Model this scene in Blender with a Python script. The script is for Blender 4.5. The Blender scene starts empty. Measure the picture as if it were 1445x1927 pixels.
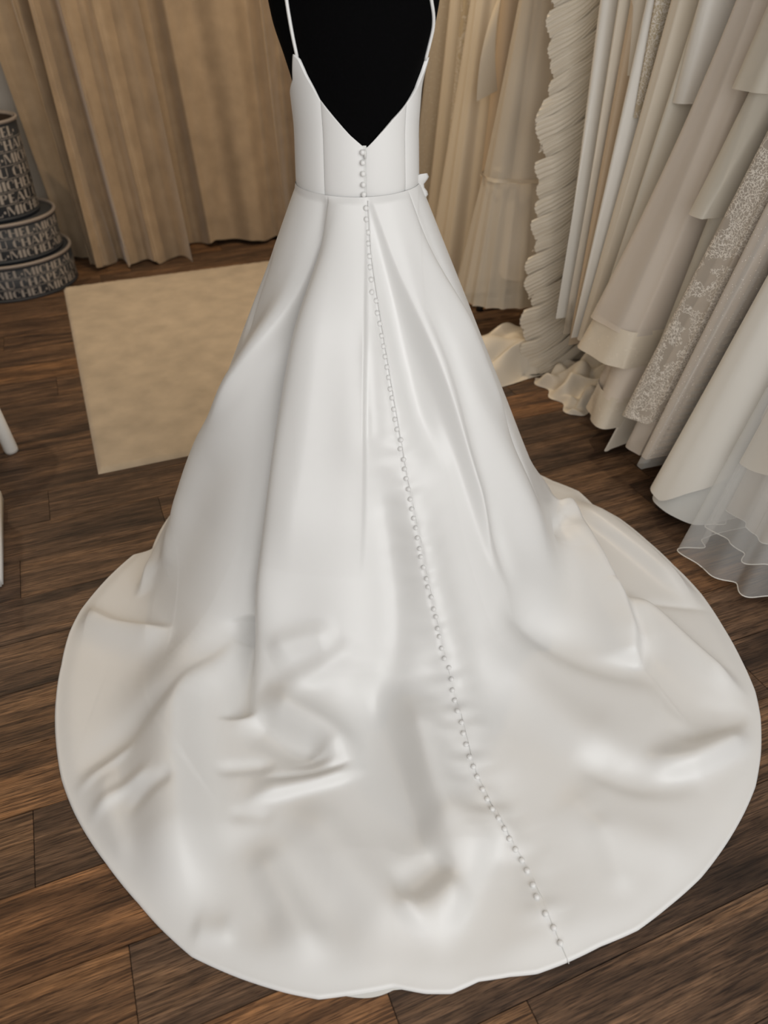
import bpy, bmesh, math, random
import numpy as np
from mathutils import Vector, Matrix

random.seed(7)
SC = bpy.context.scene
COL = SC.collection
PI = math.pi

# ---------------------------------------------------------------- camera
cam_d = bpy.data.cameras.new('camera')
cam = bpy.data.objects.new('camera', cam_d)
COL.objects.link(cam)
cam.location = (0, 0, 1.5)
cam.rotation_euler = (math.radians(90-37), 0, 0)
cam_d.sensor_fit = 'VERTICAL'
cam_d.sensor_height = 36
cam_d.lens = 1400*36/1927
cam_d.clip_start = .05
cam_d.dof.use_dof = True
cam_d.dof.focus_distance = 1.75
cam_d.dof.aperture_fstop = 2.6
SC.camera = cam

# ---------------------------------------------------------------- world, light, exposure
SC.view_settings.view_transform = 'Standard'
SC.view_settings.look = 'None'
SC.view_settings.gamma = 1
SC.view_settings.use_curve_mapping = False
SC.view_settings.exposure = 0.0
wd = bpy.data.worlds.new('daylight')
SC.world = wd
wd.use_nodes = True
wd.node_tree.nodes['Background'].inputs[0].default_value = (.80, .87, 1, 1)
wd.node_tree.nodes['Background'].inputs[1].default_value = .3
SC.cycles.max_bounces = 6
SC.cycles.diffuse_bounces = 3
SC.cycles.glossy_bounces = 3
SC.cycles.transmission_bounces = 4
SC.cycles.transparent_max_bounces = 16
SC.cycles.sample_clamp_indirect = 4
SC.cycles.use_denoising = True

A22 = math.radians(22)
E1 = Vector((math.cos(A22), math.sin(A22), 0))       # along the planks
E2 = Vector((-math.sin(A22), math.cos(A22), 0))      # towards the back wall
def room(a, b, z=0.): return E1*a+E2*b+Vector((0, 0, z))
RA, RB = (-1.95, 2.80), (-1.10, 5.08)                # room extent along E1 and E2
RH = 3.20

def area(name, loc, look, sx, sy, power, col):
    l = bpy.data.lights.new(name, 'AREA'); l.shape = 'RECTANGLE'; l.size = sx; l.size_y = sy
    l.energy = power; l.color = col
    o = bpy.data.objects.new(name, l); COL.objects.link(o)
    o.location = loc; o.rotation_euler = Vector(look).to_track_quat('-Z', 'Y').to_euler()
    return o
# daylight of the shop front behind the photographer: as large as the opening, in its plane
WA, WZ = (-1.60, 2.50), (.60, 3.10)
area('window_front_offscreen', room((WA[0]+WA[1])/2, RB[0]-.012, (WZ[0]+WZ[1])/2), E2, WA[1]-WA[0]-.12, WZ[1]-WZ[0]-.12, 76, (1, .985, .96))

# ---------------------------------------------------------------- materials
MATS = {}
def new_mat(name):
    m = bpy.data.materials.new(name); m.use_nodes = True; MATS[name] = m
    nt = m.node_tree
    return m, nt, nt.nodes, nt.links, nt.nodes['Principled BSDF']
def N(nodes, t, **kw):
    n = nodes.new(t)
    for k, v in kw.items(): setattr(n, k, v)
    return n
def ramp(nodes, stops):
    r = nodes.new('ShaderNodeValToRGB'); e = r.color_ramp.elements
    while len(e) < len(stops): e.new(.5)
    for el, (p, c) in zip(e, stops): el.position = p; el.color = (*c, 1)
    return r
def plain(name, col, rough=.6, spec=.5, metal=0, bump=None, scale=200, sheen=0, var=0.):
    m, nt, n, l, b = new_mat(name)
    b.inputs['Base Color'].default_value = (*col, 1)
    b.inputs['Roughness'].default_value = rough
    b.inputs['Specular IOR Level'].default_value = spec
    b.inputs['Metallic'].default_value = metal
    b.inputs['Sheen Weight'].default_value = sheen
    b.inputs['Sheen Roughness'].default_value = .4
    tc = N(n, 'ShaderNodeTexCoord')
    if bump:
        no = N(n, 'ShaderNodeTexNoise'); no.inputs['Scale'].default_value = scale; no.inputs['Detail'].default_value = 3
        l.new(tc.outputs['Object'], no.inputs['Vector'])
        bp = N(n, 'ShaderNodeBump'); bp.inputs['Strength'].default_value = bump; bp.inputs['Distance'].default_value = .002
        l.new(no.outputs['Fac'], bp.inputs['Height']); l.new(bp.outputs['Normal'], b.inputs['Normal'])
    if var:
        no = N(n, 'ShaderNodeTexNoise'); no.inputs['Scale'].default_value = 9; no.inputs['Detail'].default_value = 5
        l.new(tc.outputs['Object'], no.inputs['Vector'])
        r = ramp(n, [(.3, tuple(c*(1-var) for c in col)), (.7, tuple(min(1, c*(1+var)) for c in col))])
        l.new(no.outputs['Fac'], r.inputs['Fac']); l.new(r.outputs['Color'], b.inputs['Base Color'])
    return m
def satin(name, col, rough=.38, spec=.5, sheen=.15, weave=.05):
    m, nt, n, l, b = new_mat(name)
    b.inputs['Base Color'].default_value = (*col, 1)
    b.inputs['Roughness'].default_value = rough
    b.inputs['Specular IOR Level'].default_value = spec
    b.inputs['Sheen Weight'].default_value = sheen
    b.inputs['Sheen Roughness'].default_value = .35
    tc = N(n, 'ShaderNodeTexCoord')
    no = N(n, 'ShaderNodeTexNoise'); no.inputs['Scale'].default_value = 60; no.inputs['Detail'].default_value = 6
    l.new(tc.outputs['Object'], no.inputs['Vector'])
    mr = N(n, 'ShaderNodeMapRange'); mr.inputs['To Min'].default_value = rough-.05; mr.inputs['To Max'].default_value = rough+.05
    l.new(no.outputs['Fac'], mr.inputs['Value']); l.new(mr.outputs['Result'], b.inputs['Roughness'])
    n2 = N(n, 'ShaderNodeTexNoise'); n2.inputs['Scale'].default_value = 900; n2.inputs['Detail'].default_value = 2
    l.new(tc.outputs['Object'], n2.inputs['Vector'])
    bp = N(n, 'ShaderNodeBump'); bp.inputs['Strength'].default_value = weave; bp.inputs['Distance'].default_value = .001
    l.new(n2.outputs['Fac'], bp.inputs['Height']); l.new(bp.outputs['Normal'], b.inputs['Normal'])
    return m
def sheer(name, col, alpha, rough=.7, pattern=None):
    """net fabric: a share of the light passes between the threads"""
    m, nt, n, l, b = new_mat(name)
    b.inputs['Base Color'].default_value = (*col, 1)
    b.inputs['Roughness'].default_value = rough
    b.inputs['Specular IOR Level'].default_value = .25
    b.inputs['Sheen Weight'].default_value = .2
    tr = N(n, 'ShaderNodeBsdfTransparent'); mx = N(n, 'ShaderNodeMixShader')
    out = n['Material Output']
    l.new(tr.outputs[0], mx.inputs[1]); l.new(b.outputs[0], mx.inputs[2]); l.new(mx.outputs[0], out.inputs[0])
    tc = N(n, 'ShaderNodeTexCoord')
    if pattern == 'lace':
        vo = N(n, 'ShaderNodeTexVoronoi', feature='DISTANCE_TO_EDGE'); vo.inputs['Scale'].default_value = 105
        dn = N(n, 'ShaderNodeTexNoise'); dn.inputs['Scale'].default_value = 30; dn.inputs['Detail'].default_value = 3
        ad = N(n, 'ShaderNodeMixRGB', blend_type='ADD'); ad.inputs[0].default_value = .05
        l.new(tc.outputs['Object'], dn.inputs['Vector']); l.new(tc.outputs['Object'], ad.inputs[1]); l.new(dn.outputs['Color'], ad.inputs[2])
        l.new(ad.outputs[0], vo.inputs['Vector'])
        th = N(n, 'ShaderNodeMath', operation='LESS_THAN'); th.inputs[1].default_value = .085
        l.new(vo.outputs['Distance'], th.inputs[0])
        n2 = N(n, 'ShaderNodeTexNoise'); n2.inputs['Scale'].default_value = 17; n2.inputs['Detail'].default_value = 2
        l.new(tc.outputs['Object'], n2.inputs['Vector'])
        t2 = N(n, 'ShaderNodeMath', operation='GREATER_THAN'); t2.inputs[1].default_value = .40
        l.new(n2.outputs['Fac'], t2.inputs[0])
        mu = N(n, 'ShaderNodeMath', operation='MULTIPLY'); l.new(th.outputs[0], mu.inputs[0]); l.new(t2.outputs[0], mu.inputs[1])
        r = ramp(n, [(0, col), (1, (.76, .71, .64))]); l.new(mu.outputs[0], r.inputs['Fac']); l.new(r.outputs['Color'], b.inputs['Base Color'])
        ma = N(n, 'ShaderNodeMath', operation='MAXIMUM'); ma.inputs[1].default_value = alpha
        l.new(mu.outputs[0], ma.inputs[0]); l.new(ma.outputs[0], mx.inputs[0])
        bp = N(n, 'ShaderNodeBump'); bp.inputs['Strength'].default_value = .6; bp.inputs['Distance'].default_value = .003
        l.new(mu.outputs[0], bp.inputs['Height']); l.new(bp.outputs['Normal'], b.inputs['Normal'])
    elif pattern == 'sparkle':
        vo = N(n, 'ShaderNodeTexVoronoi'); vo.inputs['Scale'].default_value = 110
        l.new(tc.outputs['Object'], vo.inputs['Vector'])
        th = N(n, 'ShaderNodeMath', operation='LESS_THAN'); th.inputs[1].default_value = .13
        l.new(vo.outputs['Distance'], th.inputs[0])
        r = ramp(n, [(0, col), (1, (.95, .92, .88))]); l.new(th.outputs[0], r.inputs['Fac']); l.new(r.outputs['Color'], b.inputs['Base Color'])
        ma = N(n, 'ShaderNodeMath', operation='MAXIMUM'); ma.inputs[1].default_value = alpha
        l.new(th.outputs[0], ma.inputs[0]); l.new(ma.outputs[0], mx.inputs[0])
    else:
        mx.inputs[0].default_value = alpha+.10
    return m

def wood_mat():
    m, nt, n, l, b = new_mat('dark_walnut_laminate')
    tc = N(n, 'ShaderNodeTexCoord'); oi = N(n, 'ShaderNodeObjectInfo')
    cmb = N(n, 'ShaderNodeCombineXYZ')
    m1 = N(n, 'ShaderNodeMath', operation='MULTIPLY'); m1.inputs[1].default_value = 37; l.new(oi.outputs['Random'], m1.inputs[0])
    m2 = N(n, 'ShaderNodeMath', operation='MULTIPLY'); m2.inputs[1].default_value = 91; l.new(oi.outputs['Random'], m2.inputs[0])
    l.new(m1.outputs[0], cmb.inputs[0]); l.new(m2.outputs[0], cmb.inputs[1])
    va = N(n, 'ShaderNodeVectorMath', operation='ADD'); l.new(tc.outputs['Object'], va.inputs[0]); l.new(cmb.outputs[0], va.inputs[1])
    def mapped(sx, sy):
        mp = N(n, 'ShaderNodeMapping'); mp.inputs['Scale'].default_value = (sx, sy, 1); l.new(va.outputs[0], mp.inputs['Vector']); return mp
    # broad colour streaks
    p1 = mapped(1.3, 11); n1 = N(n, 'ShaderNodeTexNoise'); n1.inputs['Scale'].default_value = 1.4; n1.inputs['Detail'].default_value = 5; n1.inputs['Distortion'].default_value = .8
    l.new(p1.outputs[0], n1.inputs['Vector'])
    # fine grain
    p2 = mapped(7, 190); n2 = N(n, 'ShaderNodeTexNoise'); n2.inputs['Scale'].default_value = 1.; n2.inputs['Detail'].default_value = 6; n2.inputs['Roughness'].default_value = .65; n2.inputs['Distortion'].default_value = .5
    l.new(p2.outputs[0], n2.inputs['Vector'])
    # cathedral figure: warped rings
    p3 = mapped(1.2, 9); n3 = N(n, 'ShaderNodeTexNoise'); n3.inputs['Scale'].default_value = 1.1; n3.inputs['Detail'].default_value = 2
    l.new(p3.outputs[0], n3.inputs['Vector'])
    rg = N(n, 'ShaderNodeMath', operation='MULTIPLY'); rg.inputs[1].default_value = 46; l.new(n3.outputs['Fac'], rg.inputs[0])
    sn = N(n, 'ShaderNodeMath', operation='SINE'); l.new(rg.outputs[0], sn.inputs[0])
    r1 = ramp(n, [(.30, (.050, .030, .019)), (.43, (.098, .058, .035)), (.56, (.158, .094, .055)), (.70, (.230, .132, .070))])
    l.new(n1.outputs['Fac'], r1.inputs['Fac'])
    r2 = ramp(n, [(.36, (.34, .31, .29)), (.47, (.84, .83, .82)), (.54, (1.05, 1.04, 1.02)), (.66, (1.55, 1.5, 1.42))])
    l.new(n2.outputs['Fac'], r2.inputs['Fac'])
    mx = N(n, 'ShaderNodeMixRGB', blend_type='MULTIPLY'); mx.inputs[0].default_value = 1
    l.new(r1.outputs[0], mx.inputs[1]); l.new(r2.outputs[0], mx.inputs[2])
    r3 = ramp(n, [(.0, (.72, .70, .68)), (.5, (1, 1, 1)), (1, (1.12, 1.12, 1.12))])
    ms = N(n, 'ShaderNodeMapRange'); ms.inputs['From Min'].default_value = -1; l.new(sn.outputs[0], ms.inputs['Value']); l.new(ms.outputs[0], r3.inputs['Fac'])
    mx2 = N(n, 'ShaderNodeMixRGB', blend_type='MULTIPLY'); mx2.inputs[0].default_value = .8
    l.new(mx.outputs[0], mx2.inputs[1]); l.new(r3.outputs[0], mx2.inputs[2])
    # every board has a tone of its own
    r4 = ramp(n, [(0, (.74, .74, .77)), (.35, (.92, .92, .94)), (.6, (1.05, 1.02, .98)), (.8, (1.25, 1.15, .98)), (1, (1.55, 1.25, .92))])
    l.new(oi.outputs['Random'], r4.inputs['Fac'])
    mx3 = N(n, 'ShaderNodeMixRGB', blend_type='MULTIPLY'); mx3.inputs[0].default_value = 1
    l.new(mx2.outputs[0], mx3.inputs[1]); l.new(r4.outputs[0], mx3.inputs[2])
    # knots
    p5 = mapped(2.2, 4.5); vo = N(n, 'ShaderNodeTexVoronoi'); vo.inputs['Scale'].default_value = 1.
    l.new(p5.outputs[0], vo.inputs['Vector'])
    kr = ramp(n, [(.0, (.25, .22, .2)), (.05, (.45, .4, .36)), (.11, (1, 1, 1))]); l.new(vo.outputs['Distance'], kr.inputs['Fac'])
    mx4 = N(n, 'ShaderNodeMixRGB', blend_type='MULTIPLY'); mx4.inputs[0].default_value = .8
    l.new(mx3.outputs[0], mx4.inputs[1]); l.new(kr.outputs[0], mx4.inputs[2])
    # short dark pores
    p6 = mapped(22, 520); n6 = N(n, 'ShaderNodeTexNoise'); n6.inputs['Scale'].default_value = 1.; n6.inputs['Detail'].default_value = 2
    l.new(p6.outputs[0], n6.inputs['Vector'])
    pr = ramp(n, [(.38, (.36, .32, .30)), (.46, (1, 1, 1)), (.58, (1, 1, 1)), (.68, (1.4, 1.36, 1.3))]); l.new(n6.outputs['Fac'], pr.inputs['Fac'])
    mx5 = N(n, 'ShaderNodeMixRGB', blend_type='MULTIPLY'); mx5.inputs[0].default_value = .85
    l.new(mx4.outputs[0], mx5.inputs[1]); l.new(pr.outputs[0], mx5.inputs[2])
    l.new(mx5.outputs[0], b.inputs['Base Color'])
    rr = N(n, 'ShaderNodeMapRange'); rr.inputs['To Min'].default_value = .62; rr.inputs['To Max'].default_value = .42
    l.new(n2.outputs['Fac'], rr.inputs['Value']); l.new(rr.outputs[0], b.inputs['Roughness'])
    b.inputs['Specular IOR Level'].default_value = .35
    bp = N(n, 'ShaderNodeBump'); bp.inputs['Strength'].default_value = .35; bp.inputs['Distance'].default_value = .0015
    l.new(n2.outputs['Fac'], bp.inputs['Height']); l.new(bp.outputs['Normal'], b.inputs['Normal'])
    return m
wood = wood_mat()
dress_satin = satin('ivory_mikado_satin', (.775, .772, .76), .41, .65, .12)
black_jersey = plain('black_jersey', (.0016, .0016, .0018), .95, .06, bump=.2, scale=500)
black_metal = plain('black_metal', (.012, .012, .013), .45)
white_paint = plain('white_paint', (.78, .77, .74), .4)
wall_paint = plain('warm_grey_wall_paint', (.40, .375, .345), .8, bump=.1, scale=120)
ceil_paint = plain('ceiling_paint', (.72, .71, .69), .85)
curtain_mat = plain('tan_velvet_curtain', (.40, .295, .19), .75, .3, bump=.35, scale=260, sheen=.5, var=.12)
rug_mat = plain('beige_rug_pile', (.50, .415, .31), .95, .1, bump=.9, scale=420, sheen=.3, var=.13)

# ---------------------------------------------------------------- mesh helpers
def tag(o, label=None, cat=None, group=None, kind=None):
    if label: o['label'] = label
    if cat: o['category'] = cat
    if group: o['group'] = group
    if kind: o['kind'] = kind
    return o
def link(name, me, mat, parent=None, smooth=True):
    if mat is not None and not me.materials: me.materials.append(mat)
    if smooth: me.polygons.foreach_set('use_smooth', np.ones(len(me.polygons), bool))
    o = bpy.data.objects.new(name, me); COL.objects.link(o)
    if parent is not None: o.parent = parent
    return o
def empty(name, loc=(0, 0, 0), rz=0):
    o = bpy.data.objects.new(name, None); COL.objects.link(o); o.location = loc; o.rotation_euler[2] = rz
    o.empty_display_size = .1
    return o
def grid_mesh(name, V, wrap=False, flip=False):
    """V: rows x cols x 3"""
    nr, nc = V.shape[:2]
    me = bpy.data.meshes.new(name)
    i = np.arange(nr-1)[:, None]; j = np.arange(nc if wrap else nc-1)[None]
    a = i*nc+j; b = i*nc+(j+1) % nc; c = (i+1)*nc+(j+1) % nc; d = (i+1)*nc+j
    q = np.stack([a, b, c, d], -1).reshape(-1, 4)
    if flip: q = q[:, ::-1]
    me.vertices.add(nr*nc); me.vertices.foreach_set('co', np.ascontiguousarray(V, dtype=np.float32).reshape(-1))
    me.loops.add(q.size); me.loops.foreach_set('vertex_index', np.ascontiguousarray(q, dtype=np.int32).reshape(-1))
    me.polygons.add(len(q)); me.polygons.foreach_set('loop_start', np.arange(0, q.size, 4, dtype=np.int32))
    me.update(calc_edges=True); me.validate()
    return me
def py_mesh(name, v, f):
    me = bpy.data.meshes.new(name); me.from_pydata([tuple(p) for p in v], [], f); me.update(); return me
def box_mesh(name, x0, x1, y0, y1, z0, z1, bev=0):
    bm = bmesh.new()
    bmesh.ops.create_cube(bm, size=1)
    for v in bm.verts:
        v.co = Vector(((x0+x1)/2+v.co.x*(x1-x0), (y0+y1)/2+v.co.y*(y1-y0), (z0+z1)/2+v.co.z*(z1-z0)))
    if bev: bmesh.ops.bevel(bm, geom=bm.edges[:], offset=bev, segments=2, affect='EDGES')
    me = bpy.data.meshes.new(name); bm.to_mesh(me); bm.free(); return me
def tube_mesh(name, pts, rad, n=10, close=False):
    pts = [Vector(p) for p in pts]; rads = rad if isinstance(rad, (list, tuple)) else [rad]*len(pts)
    v = []; f = []
    up = Vector((0, 0, 1))
    for i, p in enumerate(pts):
        t = (pts[min(i+1, len(pts)-1)]-pts[max(i-1, 0)]).normalized()
        s = t.cross(up)
        if s.length < .05: s = t.cross(Vector((1, 0, 0)))
        s.normalize(); u = s.cross(t)
        for k in range(n):
            a = 2*PI*k/n; v.append(p+(s*math.cos(a)+u*math.sin(a))*rads[i])
    for i in range(len(pts)-1):
        for k in range(n): f.append((i*n+k, i*n+(k+1) % n, (i+1)*n+(k+1) % n, (i+1)*n+k))
    f.append(tuple(range(n-1, -1, -1))); f.append(tuple((len(pts)-1)*n+k for k in range(n)))
    return py_mesh(name, v, f)
def lathe_mesh(name, prof, n=48):
    v = []; f = []
    for r, z in prof:
        for k in range(n): a = 2*PI*k/n; v.append((r*math.cos(a), r*math.sin(a), z))
    for i in range(len(prof)-1):
        for k in range(n): f.append((i*n+k, i*n+(k+1) % n, (i+1)*n+(k+1) % n, (i+1)*n+k))
    return py_mesh(name, v, f)

# ---------------------------------------------------------------- the room
ROOM = Matrix.Rotation(A22, 4, 'Z')
def struct(name, me, mat, smooth=False, parent=None):
    o = link(name, me, mat, parent, smooth)
    if parent is None: o.matrix_world = ROOM; tag(o, kind='structure')
    return o
def merged_boxes(name, boxes, bev=0):
    bm = bmesh.new()
    for bx in boxes:
        me = box_mesh('t', *bx, bev); bm.from_mesh(me); bpy.data.meshes.remove(me)
    me = bpy.data.meshes.new(name); bm.to_mesh(me); bm.free(); return me
groove = plain('board_joint', (.012, .008, .006), .9)
floor = struct('floor', box_mesh('floor', RA[0]-.1, RA[1]+.1, RB[0]-.1, RB[1]+.1, -.05, -.0035), groove)
PWID, PLEN = .1815, 1.22
first = .766-PWID*14
joints = {}
for k in range(40):
    joints[k] = random.uniform(0, PLEN)
def row_of(e2): return int(math.floor((e2-first)/PWID))
for e2, e1 in ((1.04, -.372), (2.30, -.293), (1.94, -.388), (.49, .212), (.31, .438), (1.56, 1.607)):
    joints[row_of(e2)] = e1 % PLEN
plank_cache = {}
for k in range(40):
    b0 = first+k*PWID
    if b0 < RB[0]-.1 or b0+PWID > RB[1]+.15: continue
    a = joints[k]+math.floor((RA[0]-joints[k])/PLEN)*PLEN
    while a < RA[1]:
        s, e = max(a, RA[0]), min(a+PLEN, RA[1]); a += PLEN
        if e-s < .04: continue
        ln = round(e-s, 3)
        if ln not in plank_cache:
            me = box_mesh('plank', -ln/2+.0007, ln/2-.0007, -PWID/2+.0007, PWID/2-.0007, -.008, 0, .0009)
            me.materials.append(wood); plank_cache[ln] = me
        p = bpy.data.objects.new('plank', plank_cache[ln]); COL.objects.link(p); p.parent = floor
        p.location = ((s+e)/2, b0+PWID/2, 0)
struct('ceiling', box_mesh('ceiling', RA[0]-.1, RA[1]+.1, RB[0]-.1, RB[1]+.1, RH, RH+.1), ceil_paint)
struct('wall_back', box_mesh('wall_back', RA[0]-.1, RA[1]+.1, RB[1], RB[1]+.1, -.05, RH), wall_paint)
struct('wall_left', box_mesh('wall_left', RA[0]-.1, RA[0], RB[0], RB[1], -.05, RH), wall_paint)
struct('wall_right', box_mesh('wall_right', RA[1], RA[1]+.1, RB[0], RB[1], -.05, RH), wall_paint)
# the wall behind the camera is a shop front: sill, posts and glass
struct('wall_front', merged_boxes('wall_front', [
    (RA[0]-.1, RA[1]+.1, RB[0]-.1, RB[0], -.05, WZ[0]), (RA[0]-.1, RA[1]+.1, RB[0]-.1, RB[0], WZ[1], RH),
    (RA[0]-.1, WA[0], RB[0]-.1, RB[0], WZ[0], WZ[1]), (WA[1], RA[1]+.1, RB[0]-.1, RB[0], WZ[0], WZ[1])]), wall_paint)
win = struct('window_1', merged_boxes('window_1', [
    (WA[0], WA[1], RB[0]-.08, RB[0]-.02, WZ[0], WZ[0]+.06), (WA[0], WA[1], RB[0]-.08, RB[0]-.02, WZ[1]-.06, WZ[1]),
    (WA[0], WA[0]+.06, RB[0]-.08, RB[0]-.02, WZ[0], WZ[1]), (WA[1]-.06, WA[1], RB[0]-.08, RB[0]-.02, WZ[0], WZ[1]),
    (.42, .48, RB[0]-.08, RB[0]-.02, WZ[0], WZ[1])], .004), white_paint)
gm, gnt, gn, gl, gb = new_mat('window_glass')
gb.inputs['Base Color'].default_value = (1, 1, 1, 1); gb.inputs['Roughness'].default_value = .02
gb.inputs['Transmission Weight'].default_value = 1; gb.inputs['IOR'].default_value = 1.1
for a0, a1 in ((WA[0]+.06, .42), (.48, WA[1]-.06)):
    struct('pane', box_mesh('pane', a0, a1, RB[0]-.054, RB[0]-.048, WZ[0]+.06, WZ[1]-.06), gm, parent=win)
for nm, bx in (('baseboard_back', (RA[0], RA[1], RB[1]-.015, RB[1], 0, .09)),
               ('baseboard_right', (RA[1]-.015, RA[1], RB[0], RB[1]-.015, 0, .09)),
               ('baseboard_left', (RA[0], RA[0]+.015, RB[0], RB[1]-.015, 0, .09))):
    struct(nm, box_mesh(nm, *bx, .003), white_paint)

# ceiling downlights: warm lamps over the rail and in front of the curtain
warm_glow, wnt, wn, wl_, wb = new_mat('lamp_glow')
wb.inputs['Emission Color'].default_value = (1, .78, .52, 1); wb.inputs['Emission Strength'].default_value = 14
lamp_spots = [(.35, 4.05, 8, 'by the curtain'), (1.75, 3.6, 15, 'over the far gowns'), (-1.2, 4.05, 12, 'over the hat boxes')]
for a, b, pw, where in lamp_spots:
    t = empty('ceiling_downlight', room(a, b, RH)); tag(t, 'round white recessed ceiling downlight '+where, 'light', 'ceiling downlights')
    link('trim_ring', lathe_mesh('trim_ring', [(.055, 0), (.055, -.012), (.078, -.012), (.082, -.004), (.082, .0)], 32), white_paint, t)
    link('lens', lathe_mesh('lens', [(.0, -.004), (.055, -.004)], 32), warm_glow, t)
    l = bpy.data.lights.new('downlight', 'AREA'); l.shape = 'DISK'; l.size = .12; l.energy = pw; l.color = (1, .78, .52); l.spread = 2.2
    lo = bpy.data.objects.new('downlight_offscreen', l); COL.objects.link(lo); lo.parent = t; lo.location = (0, 0, -.02)

# ---- skirt surface (pure numpy) -------------------------------------------
AX, AY = -0.060, 1.800                 # skirt axis on the floor
WX, WY = 0.141, 0.105                  # waist half widths
def hem_radius(phi):
    return np.interp(phi, HEM_PHI, HEM_R, period=2*np.pi)
def skirt_base(ncol_back=1100, ncol_front=110, nrow=460):
    lim = np.radians(118)
    ph = np.concatenate([np.linspace(-lim, lim, ncol_back, endpoint=False),
                         np.linspace(lim, 2*np.pi-lim, ncol_front, endpoint=False)])
    pw = (ph+np.pi) % (2*np.pi)-np.pi
    R = hem_radius(pw)
    c = np.interp(np.abs(pw), [0, .6, 1.2, 1.7, 2.3, np.pi], [.60, .60, .62, .63, .60, .56])
    rw = 1/np.sqrt((np.sin(pw)/WX)**2+(np.cos(pw)/WY)**2)
    zw = 1.080-0.009*np.clip(np.cos(pw), 0, 1)
    R = np.maximum(R, c+.02)
    T = np.linspace(0, 1, 1400)
    kk = np.interp(np.abs(pw), [0, .75, 1.35, np.pi], [.17, .15, .06, .045])
    P = np.zeros((nrow, len(ph), 3)); N = np.zeros_like(P); S = np.zeros((nrow, len(ph)))
    for j in range(len(ph)):
        rho = rw[j]+(R[j]-rw[j])*T
        line = zw[j]*(1-(rho-rw[j])/(c[j]-rw[j]))
        k = kk[j]; z = k*np.logaddexp(0, line/k)
        z = z*zw[j]/z[0]+.020*np.clip((R[j]-rho)/.25, 0, 1)*np.clip(1.5-z/.2, 0, 1)+.004
        ds = np.hypot(np.diff(rho), np.diff(z)); s = np.concatenate([[0], np.cumsum(ds)])
        si = np.linspace(0, s[-1], nrow)
        r_, z_ = np.interp(si, s, rho), np.interp(si, s, z)
        dr, dz = np.gradient(r_), np.gradient(z_)
        l = np.hypot(dr, dz); nr, nz = -dz/l, dr/l
        P[:, j] = np.stack([AX+r_*np.sin(ph[j]), AY-r_*np.cos(ph[j]), z_], 1)
        N[:, j] = np.stack([nr*np.sin(ph[j]), -nr*np.cos(ph[j]), nz], 1)
        S[:, j] = s[-1]-si                                  # distance to the hem
    return P, N, S
def stroke_apply(D, P, N, pts, h, wl, wr, kind):
    """add a ridge (h>0) or furrow (h<0) along a polyline lying on the cloth"""
    pts = np.array(pts, float)
    # round the polyline
    for _ in range(3):
        q = [pts[0]]
        for a, b in zip(pts[:-1], pts[1:]): q += [a*.75+b*.25, a*.25+b*.75]
        q.append(pts[-1]); pts = np.array(q)
    rad = 2.2*max(wl, wr)
    lo, hi = pts.min(0)-rad, pts.max(0)+rad
    m = np.all((P > lo) & (P < hi), axis=2)
    if not m.any(): return
    V, n = P[m], N[m]
    seg = np.linalg.norm(np.diff(pts, axis=0), axis=1); L = np.concatenate([[0], np.cumsum(seg)])
    best = np.full(len(V), 1e9); bd = np.zeros(len(V)); bt = np.zeros(len(V)); be = np.zeros(len(V))
    for i in range(len(pts)-1):
        a = pts[i]; t = pts[i+1]-a; ln = seg[i]
        if ln < 1e-6: continue
        t = t/ln; o = V-a; al = o@t; tc = np.clip(al, 0, ln)
        d = o-tc[:, None]*t
        dn = (d*n).sum(1); d = d-dn[:, None]*n*.8
        dist = np.linalg.norm(d, axis=1)
        side = (d*np.cross(n, t)).sum(1)
        ok = dist < best
        best[ok] = dist[ok]; bd[ok] = np.where(side[ok] >= 0, dist[ok], -dist[ok]); bt[ok] = (L[i]+tc[ok])/L[-1]
    w = np.where(bd >= 0, wr, wl)
    x = best/w
    if 's' in kind:   prof = np.exp(-1.6*x)*np.clip(1.15-x*.2, 0, 1)      # sharp crease
    elif 'p' in kind: prof = 1/(1+np.exp(np.clip(4*(x-1), -40, 40)))*1.018       # plateau
    else:             prof = np.exp(-x*x)
    e = .07 if 't' in kind else .28
    a0 = 1. if 'w' in kind else np.clip(bt/e, 0, 1)             # 'w': starts in the waist seam
    tap = a0*np.clip((1-bt)/e, 0, 1)
    D[m] += h*prof*tap*tap*(3-2*tap)
def wobble(P, freq, seed, n=7):
    r = np.random.RandomState(seed); o = np.zeros(P.shape[:2])
    for _ in range(n):
        k = r.normal(size=3); k *= freq*r.uniform(.6, 1.5)/np.linalg.norm(k)
        o += np.sin(P@k+r.uniform(0, 6.28))
    return o/n
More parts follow.
